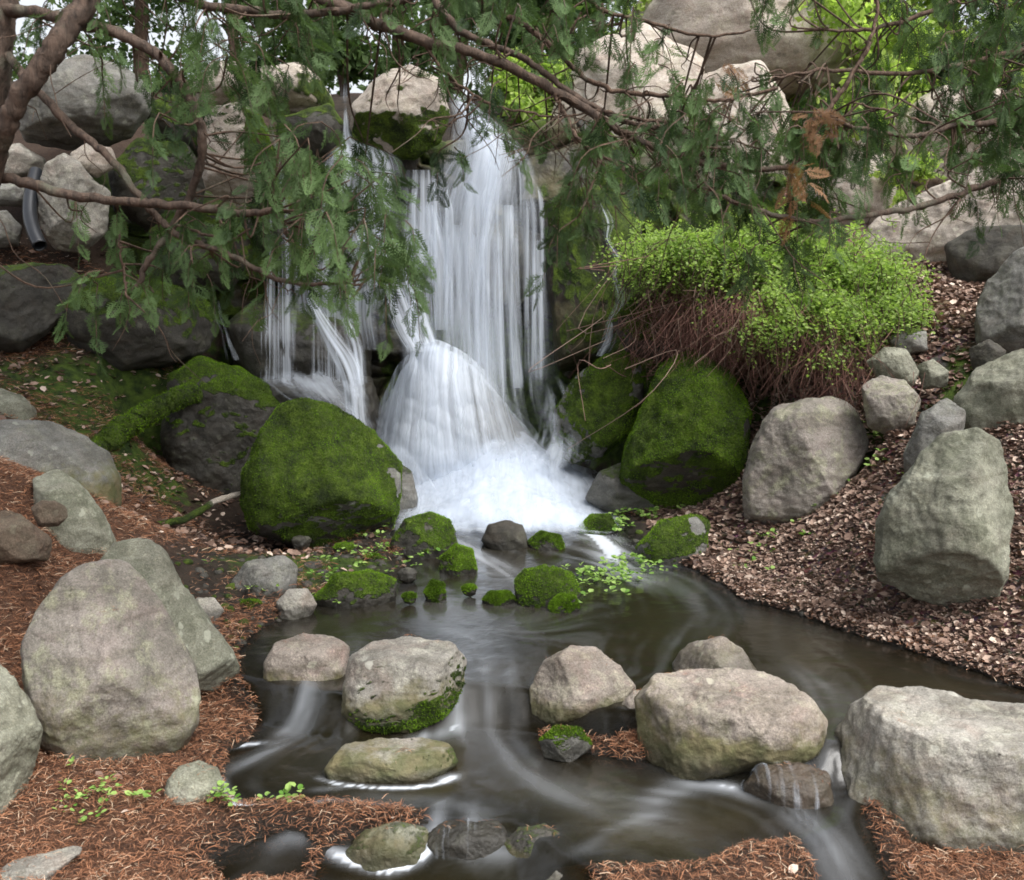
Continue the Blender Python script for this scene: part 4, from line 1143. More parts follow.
def foam_layer(h, wid, dn, seed):
    xx = (FX_ - flow_c)
    lens = np.exp(-(xx / wid) ** 2)
    z = water_z(FX_.ravel(), FY_.ravel()).reshape(FX_.shape) + .012 + h * lens * sstep(7.25, 7.7, FY_) + .30 * sstep(7.85, 8.65, FY_) * np.exp(-(xx / (wid * 1.3)) ** 2)
    q = np.stack([FX_.ravel() * 4, FY_.ravel() * 4, FX_.ravel() * 0 + seed], -1)
    nz = fbm(q, 4).reshape(FX_.shape)
    z = z + .05 * nz * lens
    dd = np.clip((1.25 * np.exp(-(xx / wid) ** 4) * sstep(7.28, 7.62, FY_ + .12 * nz) + .25 * nz) * dn, 0, 1) * sstep(0, .12, np.minimum(FX_ + 1.15, .95 - FX_))
    return np.stack([FX_.ravel(), FY_.ravel(), z.ravel()], -1), grid_faces(120, 90), dd.ravel(), np.stack([FX_.ravel() * 1.0, FY_.ravel() * .8], -1) + seed
fall('white churned foam of the splash pool under the falls', [foam_layer(.04, .74, 1.2, 1), foam_layer(.10, .66, 1.05, 5), foam_layer(.16, .58, .9, 9), foam_layer(.23, .5, .6, 14)], W_MIST, 'foam')
fall('spray curling off the foot of the fall against the half-mossy boulder', [
    sheet([(372, 520, 580, 8.75, .25), (400, 520, 600, 8.6, .45), (430, 515, 606, 8.45, .6), (455, 500, 600, 8.35, .75), (480, 490, 610, 8.2, .7)], 40, 40, .12, .45, 23, .2, .5, .05),
    sheet([(405, 530, 575, 8.5, .4), (440, 520, 590, 8.3, .6), (470, 500, 590, 8.2, .7)], 40, 30, .1, .45, 24, .2, .5, .05),
    sheet([(415, 350, 420, 8.5, .35), (450, 370, 440, 8.35, .55), (490, 395, 470, 8.15, .6)], 30, 30, .08, .45, 25, .2, .5, .05)], W_MIST, 'spray')

# ------------------------------------------------------------------ drain pipe, mossy root, stick
s_ = NT('black_plastic'); M_PIPE = s_.done(s_.bsdf((.018, .02, .024), .28, None, .6))
s_ = NT('pipe_hollow'); M_HOLLOW = s_.done(s_.bsdf((.004, .004, .004), .9))
pc = [P(36, 172, 9.15), P(31, 195, 8.95), P(30, 215, 8.8), P(34, 232, 8.68), P(40, 246, 8.6)]
V, F, c = tube(pc, .055, .055, 20, 30)
pr = empty('drain_pipe', c[-1])
tag(pr, 'bent black plastic drain pipe poking out beside the pale upright rock', 'pipe')
rr = np.linalg.norm(V - np.repeat(c, 20, 0), axis=1)[:, None]
V = np.repeat(c, 20, 0) + (V - np.repeat(c, 20, 0)) / rr * .055
inner = np.repeat(c, 20, 0) + (V - np.repeat(c, 20, 0)) * .86
i = np.arange(20)
rim = np.stack([580 + i, 580 + (i + 1) % 20, 600 + 580 + (i + 1) % 20, 600 + 580 + i], -1)
mesh_np('pipe_wall', np.vstack([V, inner]), np.vstack([F, F[:, ::-1] + 600, rim]), M_PIPE, pr)

V, F, c = tube([P(94, 452, 7.55), P(120, 432, 7.75), P(150, 412, 7.95), P(178, 398, 8.1), P(200, 392, 8.25)], .085, .07, 16, 60, .03, seed=3)
o = mesh_np('mossy_root', V, F, rock_mat('dark'), origin=c[0], attrs={'moss': np.full(len(V), .95), 'algae': np.zeros(len(V)), 'wet': np.zeros(len(V))})
tag(o, 'thick moss-covered root leading up to the moss-capped dark boulder', 'root')
tri = np.vstack([F[:, :3], F[:, [0, 2, 3]]])
tufts(V, tri, np.full(len(V), .9), 5000, .018, o, 77)
def on_ground(px, py, Y, dz=.02):
    p = P(px, py, Y); z = terrain([p[0]], [p[1]])[0]
    return np.array([p[0], p[1], max(z + dz, p[2])])
V, F, c = tube([P(112, 530, 7.0), P(150, 527, 7.1), P(185, 518, 7.2), P(215, 502, 7.35), P(243, 493, 7.5)], .03, .018, 10, 50, .015, seed=5)
mo = np.clip(1 - sstep(.62, .8, np.repeat(np.linspace(0, 1, 50), 10)), 0, 1)
o = mesh_np('mossy_stick', V, F, rock_mat('pale'), origin=c[0], attrs={'moss': mo, 'algae': mo * 0, 'wet': mo * 0})
tag(o, 'curved mossy stick with a bare pale end, left of the big mossy boulder', 'stick')
for nm, pts, r in [('broken twig lying over the stone in the corner spill', [(800, 845, 3.95), (818, 828, 3.98), (832, 812, 4.0)], .006),
                   ('upright dead twig in the bottom right needle strip', [(738, 862, 3.8), (741, 840, 3.82), (746, 822, 3.84)], .004)]:
    V, F, c = tube([P(*p) for p in pts], r, r * .5, 6, 14, .004)
    tag(mesh_np('dead_twig', V, F, M_TWIG, origin=c[0]), nm, 'twig')

# ------------------------------------------------------------------ litter on the ground
def ground_points(n, x0, x1, y0, y1, seed, prob):
    rng = np.random.default_rng(seed)
    x, y = rng.uniform(x0, x1, n), rng.uniform(y0, y1, n)
    z, sd = terrain(x, y, True)
    k = (sd < .02) & (rng.random(n) < prob(x, y, sd))
    return np.stack([x[k], y[k], z[k]], -1)
strip = np.array([[0, -.5, 0], [.55, -.42, .10], [1, -.1, -.03], [1, .1, -.03], [.55, .42, .12], [0, .5, 0]]) * np.array([1, .06, 1])
stripF = np.array([[0, 1, 4, 5], [1, 2, 3, 4]])
def needles(n, x0, x1, y0, y1, seed, prob, smin, smax, lift=.012):
    n = int(n * 1.6); smin, smax = smin * .78, smax * .8
    p = ground_points(n, x0, x1, y0, y1, seed, prob)
    rng = np.random.default_rng(seed + 1)
    clump = fbm(p * np.array([5, 5, 0]), 3)
    p[:, 2] += .004 + lift * rng.random(len(p)) * (1 + 1.5 * np.clip(clump, 0, 1))
    a = rng.random(len(p)) * 6.28
    dr = np.stack([np.cos(a), np.sin(a), rng.normal(size=len(p)) * .22], -1)
    V, F = scatter(strip - np.array([.5, 0, 0]), stripF, rot_from(dr, rng.normal(size=len(p)) * .6, rng), p, rng.uniform(smin, smax, len(p)))
    t = np.clip(.45 + .4 * clump + .30 * rng.normal(size=len(p)), 0, 1)
    return V, F, np.repeat(t, 6)
pn = lambda x, y, sd: (1 - zone_leaf(x, y)) * (1 - .93 * sstep(5.3, 5.9, y) * sstep(-2.5, -1.9, x))
parts = [needles(52000, -2.4, 1.9, 3.2, 4.6, 101, pn, .022, .06, .02), needles(34000, -3.3, .9, 4.5, 6.4, 102, pn, .03, .075, .02), needles(30000, -4.2, -.9, 6.3, 9.2, 103, lambda x, y, sd: pn(x, y, sd) * sstep(-.35, .25, fbm(np.stack([x * 1.7, y * 1.7, x * 0], -1), 3)), .04, .09)]
parts.append(needles(60000, .4, 4.2, 4.3, 7.2, 104, lambda x, y, sd: .75 * zone_leaf(x, y) * (sd > -.17), .02, .05))
parts.append(needles(9000, -2.0, 1.2, 3.3, 6.9, 105, lambda x, y, sd: 1.0 * (sd > -.05), .02, .05))
V, F = merge([(a, b) for a, b, _ in parts])
tag(mesh_np('fallen_needles', V, F, M_NEEDLE, attrs={'tint': np.concatenate([t for _, _, t in parts])}, smooth=False), 'rust brown cedar litter covering the left bank and front ledges', 'needles', kind='stuff')
leafV = np.array([[-.5, 0, .02], [-.2, .3, .10], [.2, .26, .06], [.5, 0, -.02], [.2, -.26, .08], [-.2, -.3, .04], [0, 0, -.06]])
leafF = np.array([[0, 6, 2, 1], [6, 3, 2, 2], [0, 5, 4, 6], [6, 4, 3, 3]])
leafF = np.array([[0, 6, 1], [6, 2, 1], [6, 3, 2], [0, 5, 6], [5, 4, 6], [4, 3, 6]])
def leaves(n, x0, x1, y0, y1, seed, prob, smin, smax):
    p = ground_points(n, x0, x1, y0, y1, seed, prob)
    rng = np.random.default_rng(seed + 1)
    p[:, 2] += .006 + .018 * rng.random(len(p))
    a = rng.random(len(p)) * 6.28
    dr = np.stack([np.cos(a), np.sin(a), rng.normal(size=len(p)) * .35], -1)
    sz = rng.uniform(smin, smax, len(p))
    V, F = scatter(leafV, leafF, rot_from(dr, rng.normal(size=len(p)) * .5, rng), p, sz)
    t = np.clip(.50 + .25 * fbm(p * np.array([3, 3, 0]), 3) + .30 * rng.normal(size=len(p)), 0, 1)
    return V, F, np.repeat(t, 7)
parts = [leaves(52000, .6, 4.2, 4.3, 6.6, 111, lambda x, y, sd: zone_leaf(x, y) * sstep(-.75, .1, fbm(np.stack([x * 2.6, y * 2.6, x * 0], -1), 4)), .012, .036), leaves(2600, .6, 4.2, 4.3, 7, 115, lambda x, y, sd: zone_leaf(x, y) * (sd < -.05), .045, .075), leaves(22000, .6, 5, 6.5, 9.2, 112, lambda x, y, sd: zone_leaf(x, y), .03, .07),
         leaves(1500, -2.4, .7, 5.2, 8, 113, lambda x, y, sd: .6 * sstep(0, .3, fbm(np.stack([x * 2, y * 2, x * 0], -1), 3)), .02, .05), leaves(2500, -4.2, -1.2, 6.6, 9.4, 116, lambda x, y, sd: .6 + 0 * x, .03, .07), leaves(300, -2.2, 1.6, 3.3, 5, 114, lambda x, y, sd: .6 + 0 * x, .025, .05)]
V, F = merge([(a, b) for a, b, _ in parts])
tag(mesh_np('fallen_leaves', V, F, M_LEAF, attrs={'tint': np.concatenate([t for _, _, t in parts])}, smooth=False), 'dry brown leaf litter covering the right bank', 'leaves', kind='stuff')
p = ground_points(2600, -2.6, 1.6, 4.9, 7.4, 120, lambda x, y, sd: .55 * (sd > -.8) * (1 - .8 * zone_leaf(x, y)))
rng = np.random.default_rng(121)
pv, pf = ico(2)
pv = pv * (1 + .25 * fbm(pv * 1.6, 2))[:, None] * np.array([1, .8, .55])
V, F = scatter(pv, pf, rot_from(np.stack([rng.normal(size=len(p)), rng.normal(size=len(p)), rng.normal(size=len(p)) * .2], -1), rng.normal(size=len(p)) * .3, rng), p, rng.uniform(.3, 1, len(p)) ** 2 * .034 + .006)
gm = np.repeat((rng.random(len(p)) < .3) * 1.0, len(pv))
tag(mesh_np('pebbles', V, F, rock_mat('dark'), attrs={'moss': gm * .9, 'algae': gm, 'wet': np.full(len(V), .25)}), 'small dark pebbles strewn over the muddy shore', 'pebbles', kind='stuff')
# a few rust brown scraps caught on the boulder tops
tops = []
for o, bv, bf in BOULDERS:
    if bv[:, 1].min() < 4.9:
        rng = np.random.default_rng(len(tops) + 300)
        n = vnormals(bv, bf)
        k = np.where((n[:, 2] > .8))[0]
        if len(k) > 50:
            c0 = bv[rng.choice(k, 2)]
            for c in c0:
                near = k[np.linalg.norm(bv[k] - c, axis=1) < .07]
                tops.append(bv[rng.choice(near, 9)] + np.array([0, 0, .004]))
p = np.vstack(tops); rng = np.random.default_rng(301)
a = rng.random(len(p)) * 6.28
V, F = scatter(strip, stripF, rot_from(np.stack([np.cos(a), np.sin(a), a * 0], -1), a * 0, rng), p, rng.uniform(.015, .035, len(p)))
tag(mesh_np('needle_scraps', V, F, M_NEEDLE, attrs={'tint': np.repeat(rng.random(len(p)), 6)}, smooth=False), 'few rust brown needle scraps lying on the front boulder tops', 'needles', kind='stuff')

pn_, pl_ = [], []
for k, (o, bv, bf) in enumerate(BOULDERS):
    if not (-4.5 < bv[:, 0].mean() < 4.5 and bv[:, 1].mean() < 8.2): continue
    rng = np.random.default_rng(900 + k)
    cand = bv[rng.choice(len(bv), min(len(bv), 2600), replace=False)]
    tz_, sd_ = terrain(cand[:, 0], cand[:, 1], True)
    c0 = bv.mean(0)
    m = (np.abs(cand[:, 2] - tz_ - .015) < .04) & (sd_ < -.02)
    if m.sum() < 8: continue
    q = cand[m]; q = q[rng.integers(len(q), size=int(60 + 420 * np.ptp(bv[:, 0])))]
    out_ = q[:, :2] - c0[:2]; out_ /= np.linalg.norm(out_, axis=1)[:, None] + 1e-9
    q[:, :2] += out_ * (rng.random(len(q)) ** 1.5 * .09 - .01)[:, None] + rng.normal(size=(len(q), 2)) * .012
    zz = terrain(q[:, 0], q[:, 1]); d0 = np.linalg.norm(out_, axis=1) * 0
    q[:, 2] = zz + .006 + .035 * rng.random(len(q)) ** 2
    lz = zone_leaf(q[:, 0], q[:, 1]) > .5
    pn_.append(q[~lz]); pl_.append(q[lz])
for nm, pp_, V0, F0, mat_, lo, hi, lab in (('needle_drift', np.vstack(pn_), strip, stripF, M_NEEDLE, .02, .05, 'rust brown needles drifted against the feet of the left bank stones'),
                                          ('leaf_drift', np.vstack(pl_), leafV, leafF, M_LEAF, .02, .045, 'dry leaves drifted against the feet of the right bank stones')):
    rng = np.random.default_rng(950)
    a = rng.random(len(pp_)) * 6.28
    V, F = scatter(V0, F0, rot_from(np.stack([np.cos(a), np.sin(a), rng.normal(size=len(a)) * .3], -1), rng.normal(size=len(a)) * .5, rng), pp_, rng.uniform(lo, hi, len(a)))
    tag(mesh_np(nm, V, F, mat_, attrs={'tint': np.repeat(np.clip(.42 + .28 * rng.normal(size=len(a)), 0, 1), len(V0))}, smooth=False), lab, 'litter', kind='stuff')

# ------------------------------------------------------------------ cress and seedlings
rnd = np.array([[0, 0, 0], [.28, .34, .08], [.72, .36, .06], [1, 0, -.04], [.72, -.36, .06], [.28, -.34, .08]])
rndF = np.array([[0, 1, 2, 3], [0, 3, 4, 5]])
def cress(centres, seed, name, label):
    rng = np.random.default_rng(seed)
    P_, D_, S_ = [], [], []
    for px, py, z, rx, ry, n, size in centres:
        for _ in range(n):
            c = G(px + rng.normal() * rx, py + rng.normal() * ry, z)
            zz = max(terrain([c[0]], [c[1]])[0], water_z(c[0], c[1]))
            h = rng.uniform(.005, .05)
            for k in range(rng.integers(3, 7)):
                a = rng.random() * 6.28
                P_.append((c[0] + .012 * math.cos(a), c[1] + .012 * math.sin(a), zz + h + rng.uniform(0, .015)))
                D_.append((math.cos(a), math.sin(a), rng.uniform(-.1, .7)))
                S_.append(size * rng.uniform(.6, 1.3))
    V, F = scatter(rnd, rndF, rot_from(np.array(D_), rng.normal(size=len(D_)) * .3, rng), np.array(P_), S_)
    t = np.repeat(np.clip(.5 + .28 * rng.normal(size=len(S_)), 0, 1), 6)
    tag(mesh_np(name, V, F, M_CRESS, attrs={'tint': t}, smooth=False), label, 'cress', kind='stuff')
cress([(640, 524, .03, 24, 5, 60, .035), (668, 520, .04, 26, 4, 40, .035), (612, 534, .02, 10, 3, 14, .03), (700, 513, .06, 14, 4, 16, .035)], 401, 'cress', 'pale green cress mat beside the bright moss mound')
cress([(600, 585, 0, 18, 8, 26, .033), (632, 572, 0, 18, 6, 26, .033), (645, 565, 0, 12, 4, 12, .03), (585, 575, 0, 8, 5, 8, .03)], 402, 'cress', 'floating cress leaves right of the mid pool stone')
cress([(380, 545, .05, 16, 5, 14, .03), (350, 560, .06, 20, 6, 14, .03), (430, 560, .02, 20, 6, 10, .03), (260, 585, .08, 30, 8, 12, .03), (330, 590, .03, 25, 6, 12, .03)], 403, 'cress', 'scattered small green seedlings on the muddy left shore')
cress([(800, 522, .24, 30, 5, 22, .03), (870, 505, .35, 12, 6, 10, .03), (760, 560, .1, 20, 8, 10, .03), (870, 440, .75, 20, 6, 14, .03)], 404, 'cress', 'sprinkle of green seedlings at the foot of the rough pinkish boulder')
cress([(95, 815, -.15, 20, 8, 7, .02), (130, 840, -.22, 20, 6, 6, .025), (210, 850, -.3, 10, 5, 5, .025), (225, 858, -.3, 8, 4, 6, .025), (75, 812, -.12, 8, 8, 8, .02), (290, 866, -.35, 12, 4, 4, .03)], 405, 'cress', 'few green seedlings sprouting from the front needle litter')

# ------------------------------------------------------------------ leafy shrub with a curtain of dead twigs
def shrub():
    rng = np.random.default_rng(500)
    base = P(760, 372, 8.0); base[2] = terrain([base[0]], [base[1]])[0]
    root = empty('leafy_shrub', base)
    tag(root, 'bright green leafy shrub with reddish dead twigs hanging over the boulders', 'shrub')
    # leafy canopy: arching shoots that carry small leaves
    lobes = [(690, 248, 8.1, 46, 20, 170), (655, 262, 8.2, 26, 14, 60), (660, 262, 8.7, 22, 14, 40), (735, 258, 8.0, 34, 22, 110), (790, 250, 8.2, 40, 26, 120), (840, 265, 8.0, 42, 26, 130), (885, 280, 7.9, 26, 22, 80), (800, 305, 7.7, 42, 26, 150), (855, 315, 7.6, 34, 20, 80),
             (770, 325, 7.6, 22, 16, 30), (905, 310, 7.8, 18, 14, 40), (750, 230, 8.6, 40, 12, 50), (835, 352, 7.5, 24, 14, 16), (700, 290, 8.3, 16, 14, 16)]
    T, D, S = [], [], []
    stems = []
    for px, py, Y, rx, ry, n in lobes:
        for _ in range(int(n * 2.6)):
            tip = P(px + rng.normal() * rx * .62, py + rng.normal() * ry * .62, Y + rng.normal() * .22)
            org = tip + np.array([rng.normal() * .10, .05 + rng.normal() * .08, -rng.uniform(.12, .32)])
            mid = (tip + org) / 2 + np.array([rng.normal() * .03, 0, .06])
            c = catmull([org, mid, tip], 9)
            if rng.random() < .5: stems.append(tube(c, .0035, .0018, 4, curve=False)[:2])
            for q in c[2:]:
                for _k in range(3):
                    a = rng.normal(size=3); a[2] = a[2] * .6 + .25
                    T.append(q + a * .016); D.append(a); S.append(rng.uniform(.015, .032))
    T, D, S = np.array(T), np.array(D), np.array(S)
    V, F = scatter(rnd, rndF, rot_from(D, rng.normal(size=len(D)) * .6, rng), T, S)
    t = np.clip(.5 + .5 * fbm(T * 3.2, 3) + .2 * rng.normal(size=len(T)), 0, 1)
    mesh_np('foliage', V, F, M_SHRUB, root, {'tint': np.repeat(t, 6)}, smooth=False)
    # woody stems from the base
    for tgt in [(700, 260, 8.5), (770, 270, 8.1), (830, 300, 7.7), (880, 290, 7.8), (740, 300, 8.0), (660, 270, 8.6)]:
        e = P(*tgt)
        m = (base + e) / 2 + np.array([rng.normal() * .1, -.05, .15])
        V, F, _ = tube([base + rng.normal(size=3) * .05, m, e], .014, .005, 7, 24, .02, seed=rng.random() * 9)
        mesh_np('stem', V, F, M_TWIG, root)
    # hanging dead twigs
    Vs, Fs, ts, off = [], [], [], 0
    for _ in range(2100):
        k = rng.random()
        px = rng.choice([rng.normal(700, 38), rng.normal(765, 45), rng.normal(830, 26)], p=[.52, .36, .12])
        py = rng.normal(314, 18) + max(0, px - 740) * .36
        Y = 8.08 - (px - 680) * .0042 + rng.normal() * .14
        a = P(px, py, Y)
        L = rng.uniform(.10, .36)
        sw = rng.normal() * .12
        c = catmull([a, a + np.array([sw * .5, -.07, -.02 - .35 * L]), a + np.array([sw + rng.normal() * .05, -.10 + rng.normal() * .04, -L])], 7)
        V, F, _ = tube(c, rng.uniform(.0014, .0032), .0008, 3, curve=False)
        Vs.append(V); Fs.append(F + off); off += len(V); ts.append(np.full(len(V), np.clip(.42 + .3 * rng.normal(), 0, 1)))
    for _ in range(60):                               # fine grey runners that wander off the curtain
        a = P(rng.uniform(600, 860), rng.uniform(260, 390), 8.1 + rng.normal() * .25)
        c = catmull([a, a + rng.normal(size=3) * .14, a + rng.normal(size=3) * .2 - np.array([0, 0, .18]), a + rng.normal(size=3) * .25 - np.array([0, .1, .32])], 14)
        V, F, _ = tube(c, .0038, .0018, 4, curve=False)
        Vs.append(V); Fs.append(F + off); off += len(V); ts.append(np.full(len(V), rng.uniform(.7, 1)))
    mesh_np('dead_twig_foliage', np.vstack(Vs), np.vstack(Fs), M_DEADTWIG, root, {'tint': np.concatenate(ts)})
    V_, F_ = merge(stems)
    mesh_np('shoot_foliage', V_, F_, M_TWIG, root)
shrub()

# ------------------------------------------------------------------ cedars
def frond_mesh(seed, curl=.25):
    """one flat cedar spray lying along +x, unit length"""
    rng = np.random.default_rng(seed)
    V, F = [], []
    def loz(p, d, L, w, n):
        s = np.cross(n, d)
        i = len(V)
        V.extend([p, p + d * L * .45 + s * w, p + d * L, p + d * L * .45 - s * w])
        F.append([i, i + 1, i + 2, i + 3])
    n = np.array([0, 0, 1.0])
    for t in np.linspace(0, .92, 5):
        loz(np.array([t, 0, -curl * t * t]), np.array([1, 0, -2 * curl * t]) , .26, .015, n)
    for k, t in enumerate(np.linspace(.06, .96, 17)):
        sd = 1 if k % 2 else -1
        L = (.50 * (1 - t) ** .75 * min(1, .45 + t * 2.4) + .06) * rng.uniform(.8, 1.15)
        a = math.radians(rng.uniform(36, 50))
        p = np.array([t, 0, -curl * t * t])
        d_ = np.array([math.cos(a), sd * math.sin(a), -curl * (1.2 * t) - rng.uniform(0, .25)])
        d_ /= np.linalg.norm(d_)
        loz(p, d_, L, .016 + .018 * L, n)
        for u, s2 in ((.3, 1), (.42, -1), (.6, 1), (.74, -1)):
            b = math.radians(38) * s2
            e = np.array([d_[0] * math.cos(b) - d_[1] * math.sin(b), d_[0] * math.sin(b) + d_[1] * math.cos(b), d_[2] - .08])
            if L > .12: loz(p + d_ * L * u, e, L * (.55 - .4 * u) + .05, .019, n)
    return np.array(V), np.array(F)
FRONDS = [frond_mesh(600 + i, c) for i, c in enumerate((.1, .25, .4, .2, .55))]

DENS = .56
def foliage(root, clumps, seed, limbs, dead=0.0, name='foliage'):
    """hanging sprigs: a thin drooping twig with sprays along it, hung from the nearest limb"""
    rng = np.random.default_rng(seed)
    sets = [([], [], []) for _ in FRONDS]
    tw = []
    LP = np.vstack(limbs)
    for px, py, rx, ry, Y, n, lean, size in clumps:
        Y += .12; py -= 18
        n = max(1, int(n * DENS * rng.uniform(.8, 1.2)))
        hub = P(px, py, Y)
        g = LP[np.argmin(np.linalg.norm(LP - hub, axis=1) + .0)]
        for _ in range(n):
            u = rng.normal(size=2) * .55
            st = P(px + u[0] * rx, py + u[1] * ry, Y + rng.normal() * .28)
            L = size * rng.uniform(.12, .30)
            dx = lean * .6 + rng.normal() * .35
            dy = rng.normal() * .35
            end = st + np.array([dx, dy, -rng.uniform(.5, 1.1)]) * L
            mid = (st + end) / 2 + np.array([dx * .2, dy * .2, .18]) * L
            c = catmull([st, mid, end], 8)
            tw.append(tube(c, .0028, .0012, 3, curve=False)[:2])
            if rng.random() < .30 or abs(u[0]) > .8 or abs(u[1]) > .8:
                near = LP[np.argsort(np.linalg.norm(LP - st, axis=1))[:4]]
                q = near[rng.integers(4)]
                if np.linalg.norm(q - st) < .8:
                    m2 = (q + st) / 2 + rng.normal(size=3) * .04 + np.array([0, 0, -.03])
                    tw.append(tube([q, m2, st], .0048, .0026, 4, 10)[:2])
            tint = np.clip(.42 + .22 * rng.normal() + .25 * fbm(st[None] * 2.3, 2)[0], 0, 1)
            for k, p in enumerate(c[1:]):
                d_ = (end - st) / L
                side = np.array([-d_[1], d_[0], 0]) * (1 if k % 2 else -1) * rng.uniform(.4, 1.3) + rng.normal(size=3) * .25
                v = d_ * rng.uniform(.6, 1.1) + side + np.array([0, 0, -.25])
                i = rng.integers(len(FRONDS))
                sets[i][0].append(p); sets[i][1].append(v)
                sets[i][2].append((size * rng.uniform(.05, .108), np.clip(tint + .13 * rng.normal(), 0, 1)))
    Vs, Fs, ts, off = [], [], [], 0
    for (V0, F0), (T, D, S) in zip(FRONDS, sets):
        if not T: continue
        S = np.array(S)
        V, F = scatter(V0, F0, rot_from(np.array(D), rng.random(len(T)) * 6.28, rng), np.array(T), S[:, 0])
        Vs.append(V); Fs.append(F + off); off += len(V)
        tip = np.tile(V0[:, 0] * .18, len(T))
        ts.append(np.clip(np.repeat(S[:, 1], len(V0)) + tip - .06, 0, 1))
    Vl, Fl, tl = np.vstack(Vs), np.vstack(Fs), np.concatenate(ts)
    if dead: return Vl, Fl, tl
    Vt, Ft = merge(tw)
    V = np.vstack([Vl, Vt]); F = np.vstack([Fl, Ft + len(Vl)])
    mi = np.concatenate([np.zeros(len(Fl), int), np.ones(len(Ft), int)])
    mesh_np(name, V, F, [M_CEDAR, M_TWIG], root, {'tint': np.concatenate([tl, np.zeros(len(Vt))])}, smooth=False, mat_idx=mi)

def limb_set(root, specs, seed):
    cs_ = []
    for k, (pts, r0, r1) in enumerate(specs):
        V, F, c = tube([P(*p) for p in pts], r0, r1, 9, max(24, len(pts) * 12), .012, seed=seed + k)
        mesh_np('branch', V, F, M_BARK if r0 > .014 else M_TWIG, root)
        cs_.append(c)
    return cs_
def bare_twigs(root, limbs, n, seed, box):
    """fine dead twigs and tangle hanging off the limbs"""
    rng = np.random.default_rng(seed)
    LP = np.vstack(limbs); out = []
    for _ in range(n):
        q = LP[rng.integers(len(LP))]
        L = rng.uniform(.1, .45)
        d_ = np.array([rng.normal() * .5, rng.normal() * .5, -rng.uniform(.2, 1.1)])
        c = [q]
        for s in range(4):
            c.append(c[-1] + d_ * L / 4 + rng.normal(size=3) * .025)
        out.append(tube(c, rng.uniform(.002, .0045), .001, 4, 14)[:2])
        if rng.random() < .6:
            m = c[2]; e = m + (d_ * .3 + rng.normal(size=3) * .4) * L * .6
            out.append(tube([m, (m + e) / 2 + rng.normal(size=3) * .01, e], .0022, .001, 3, 8)[:2])
    V, F = merge(out)
    mesh_np('twig_foliage', V, F, M_TWIG, root)

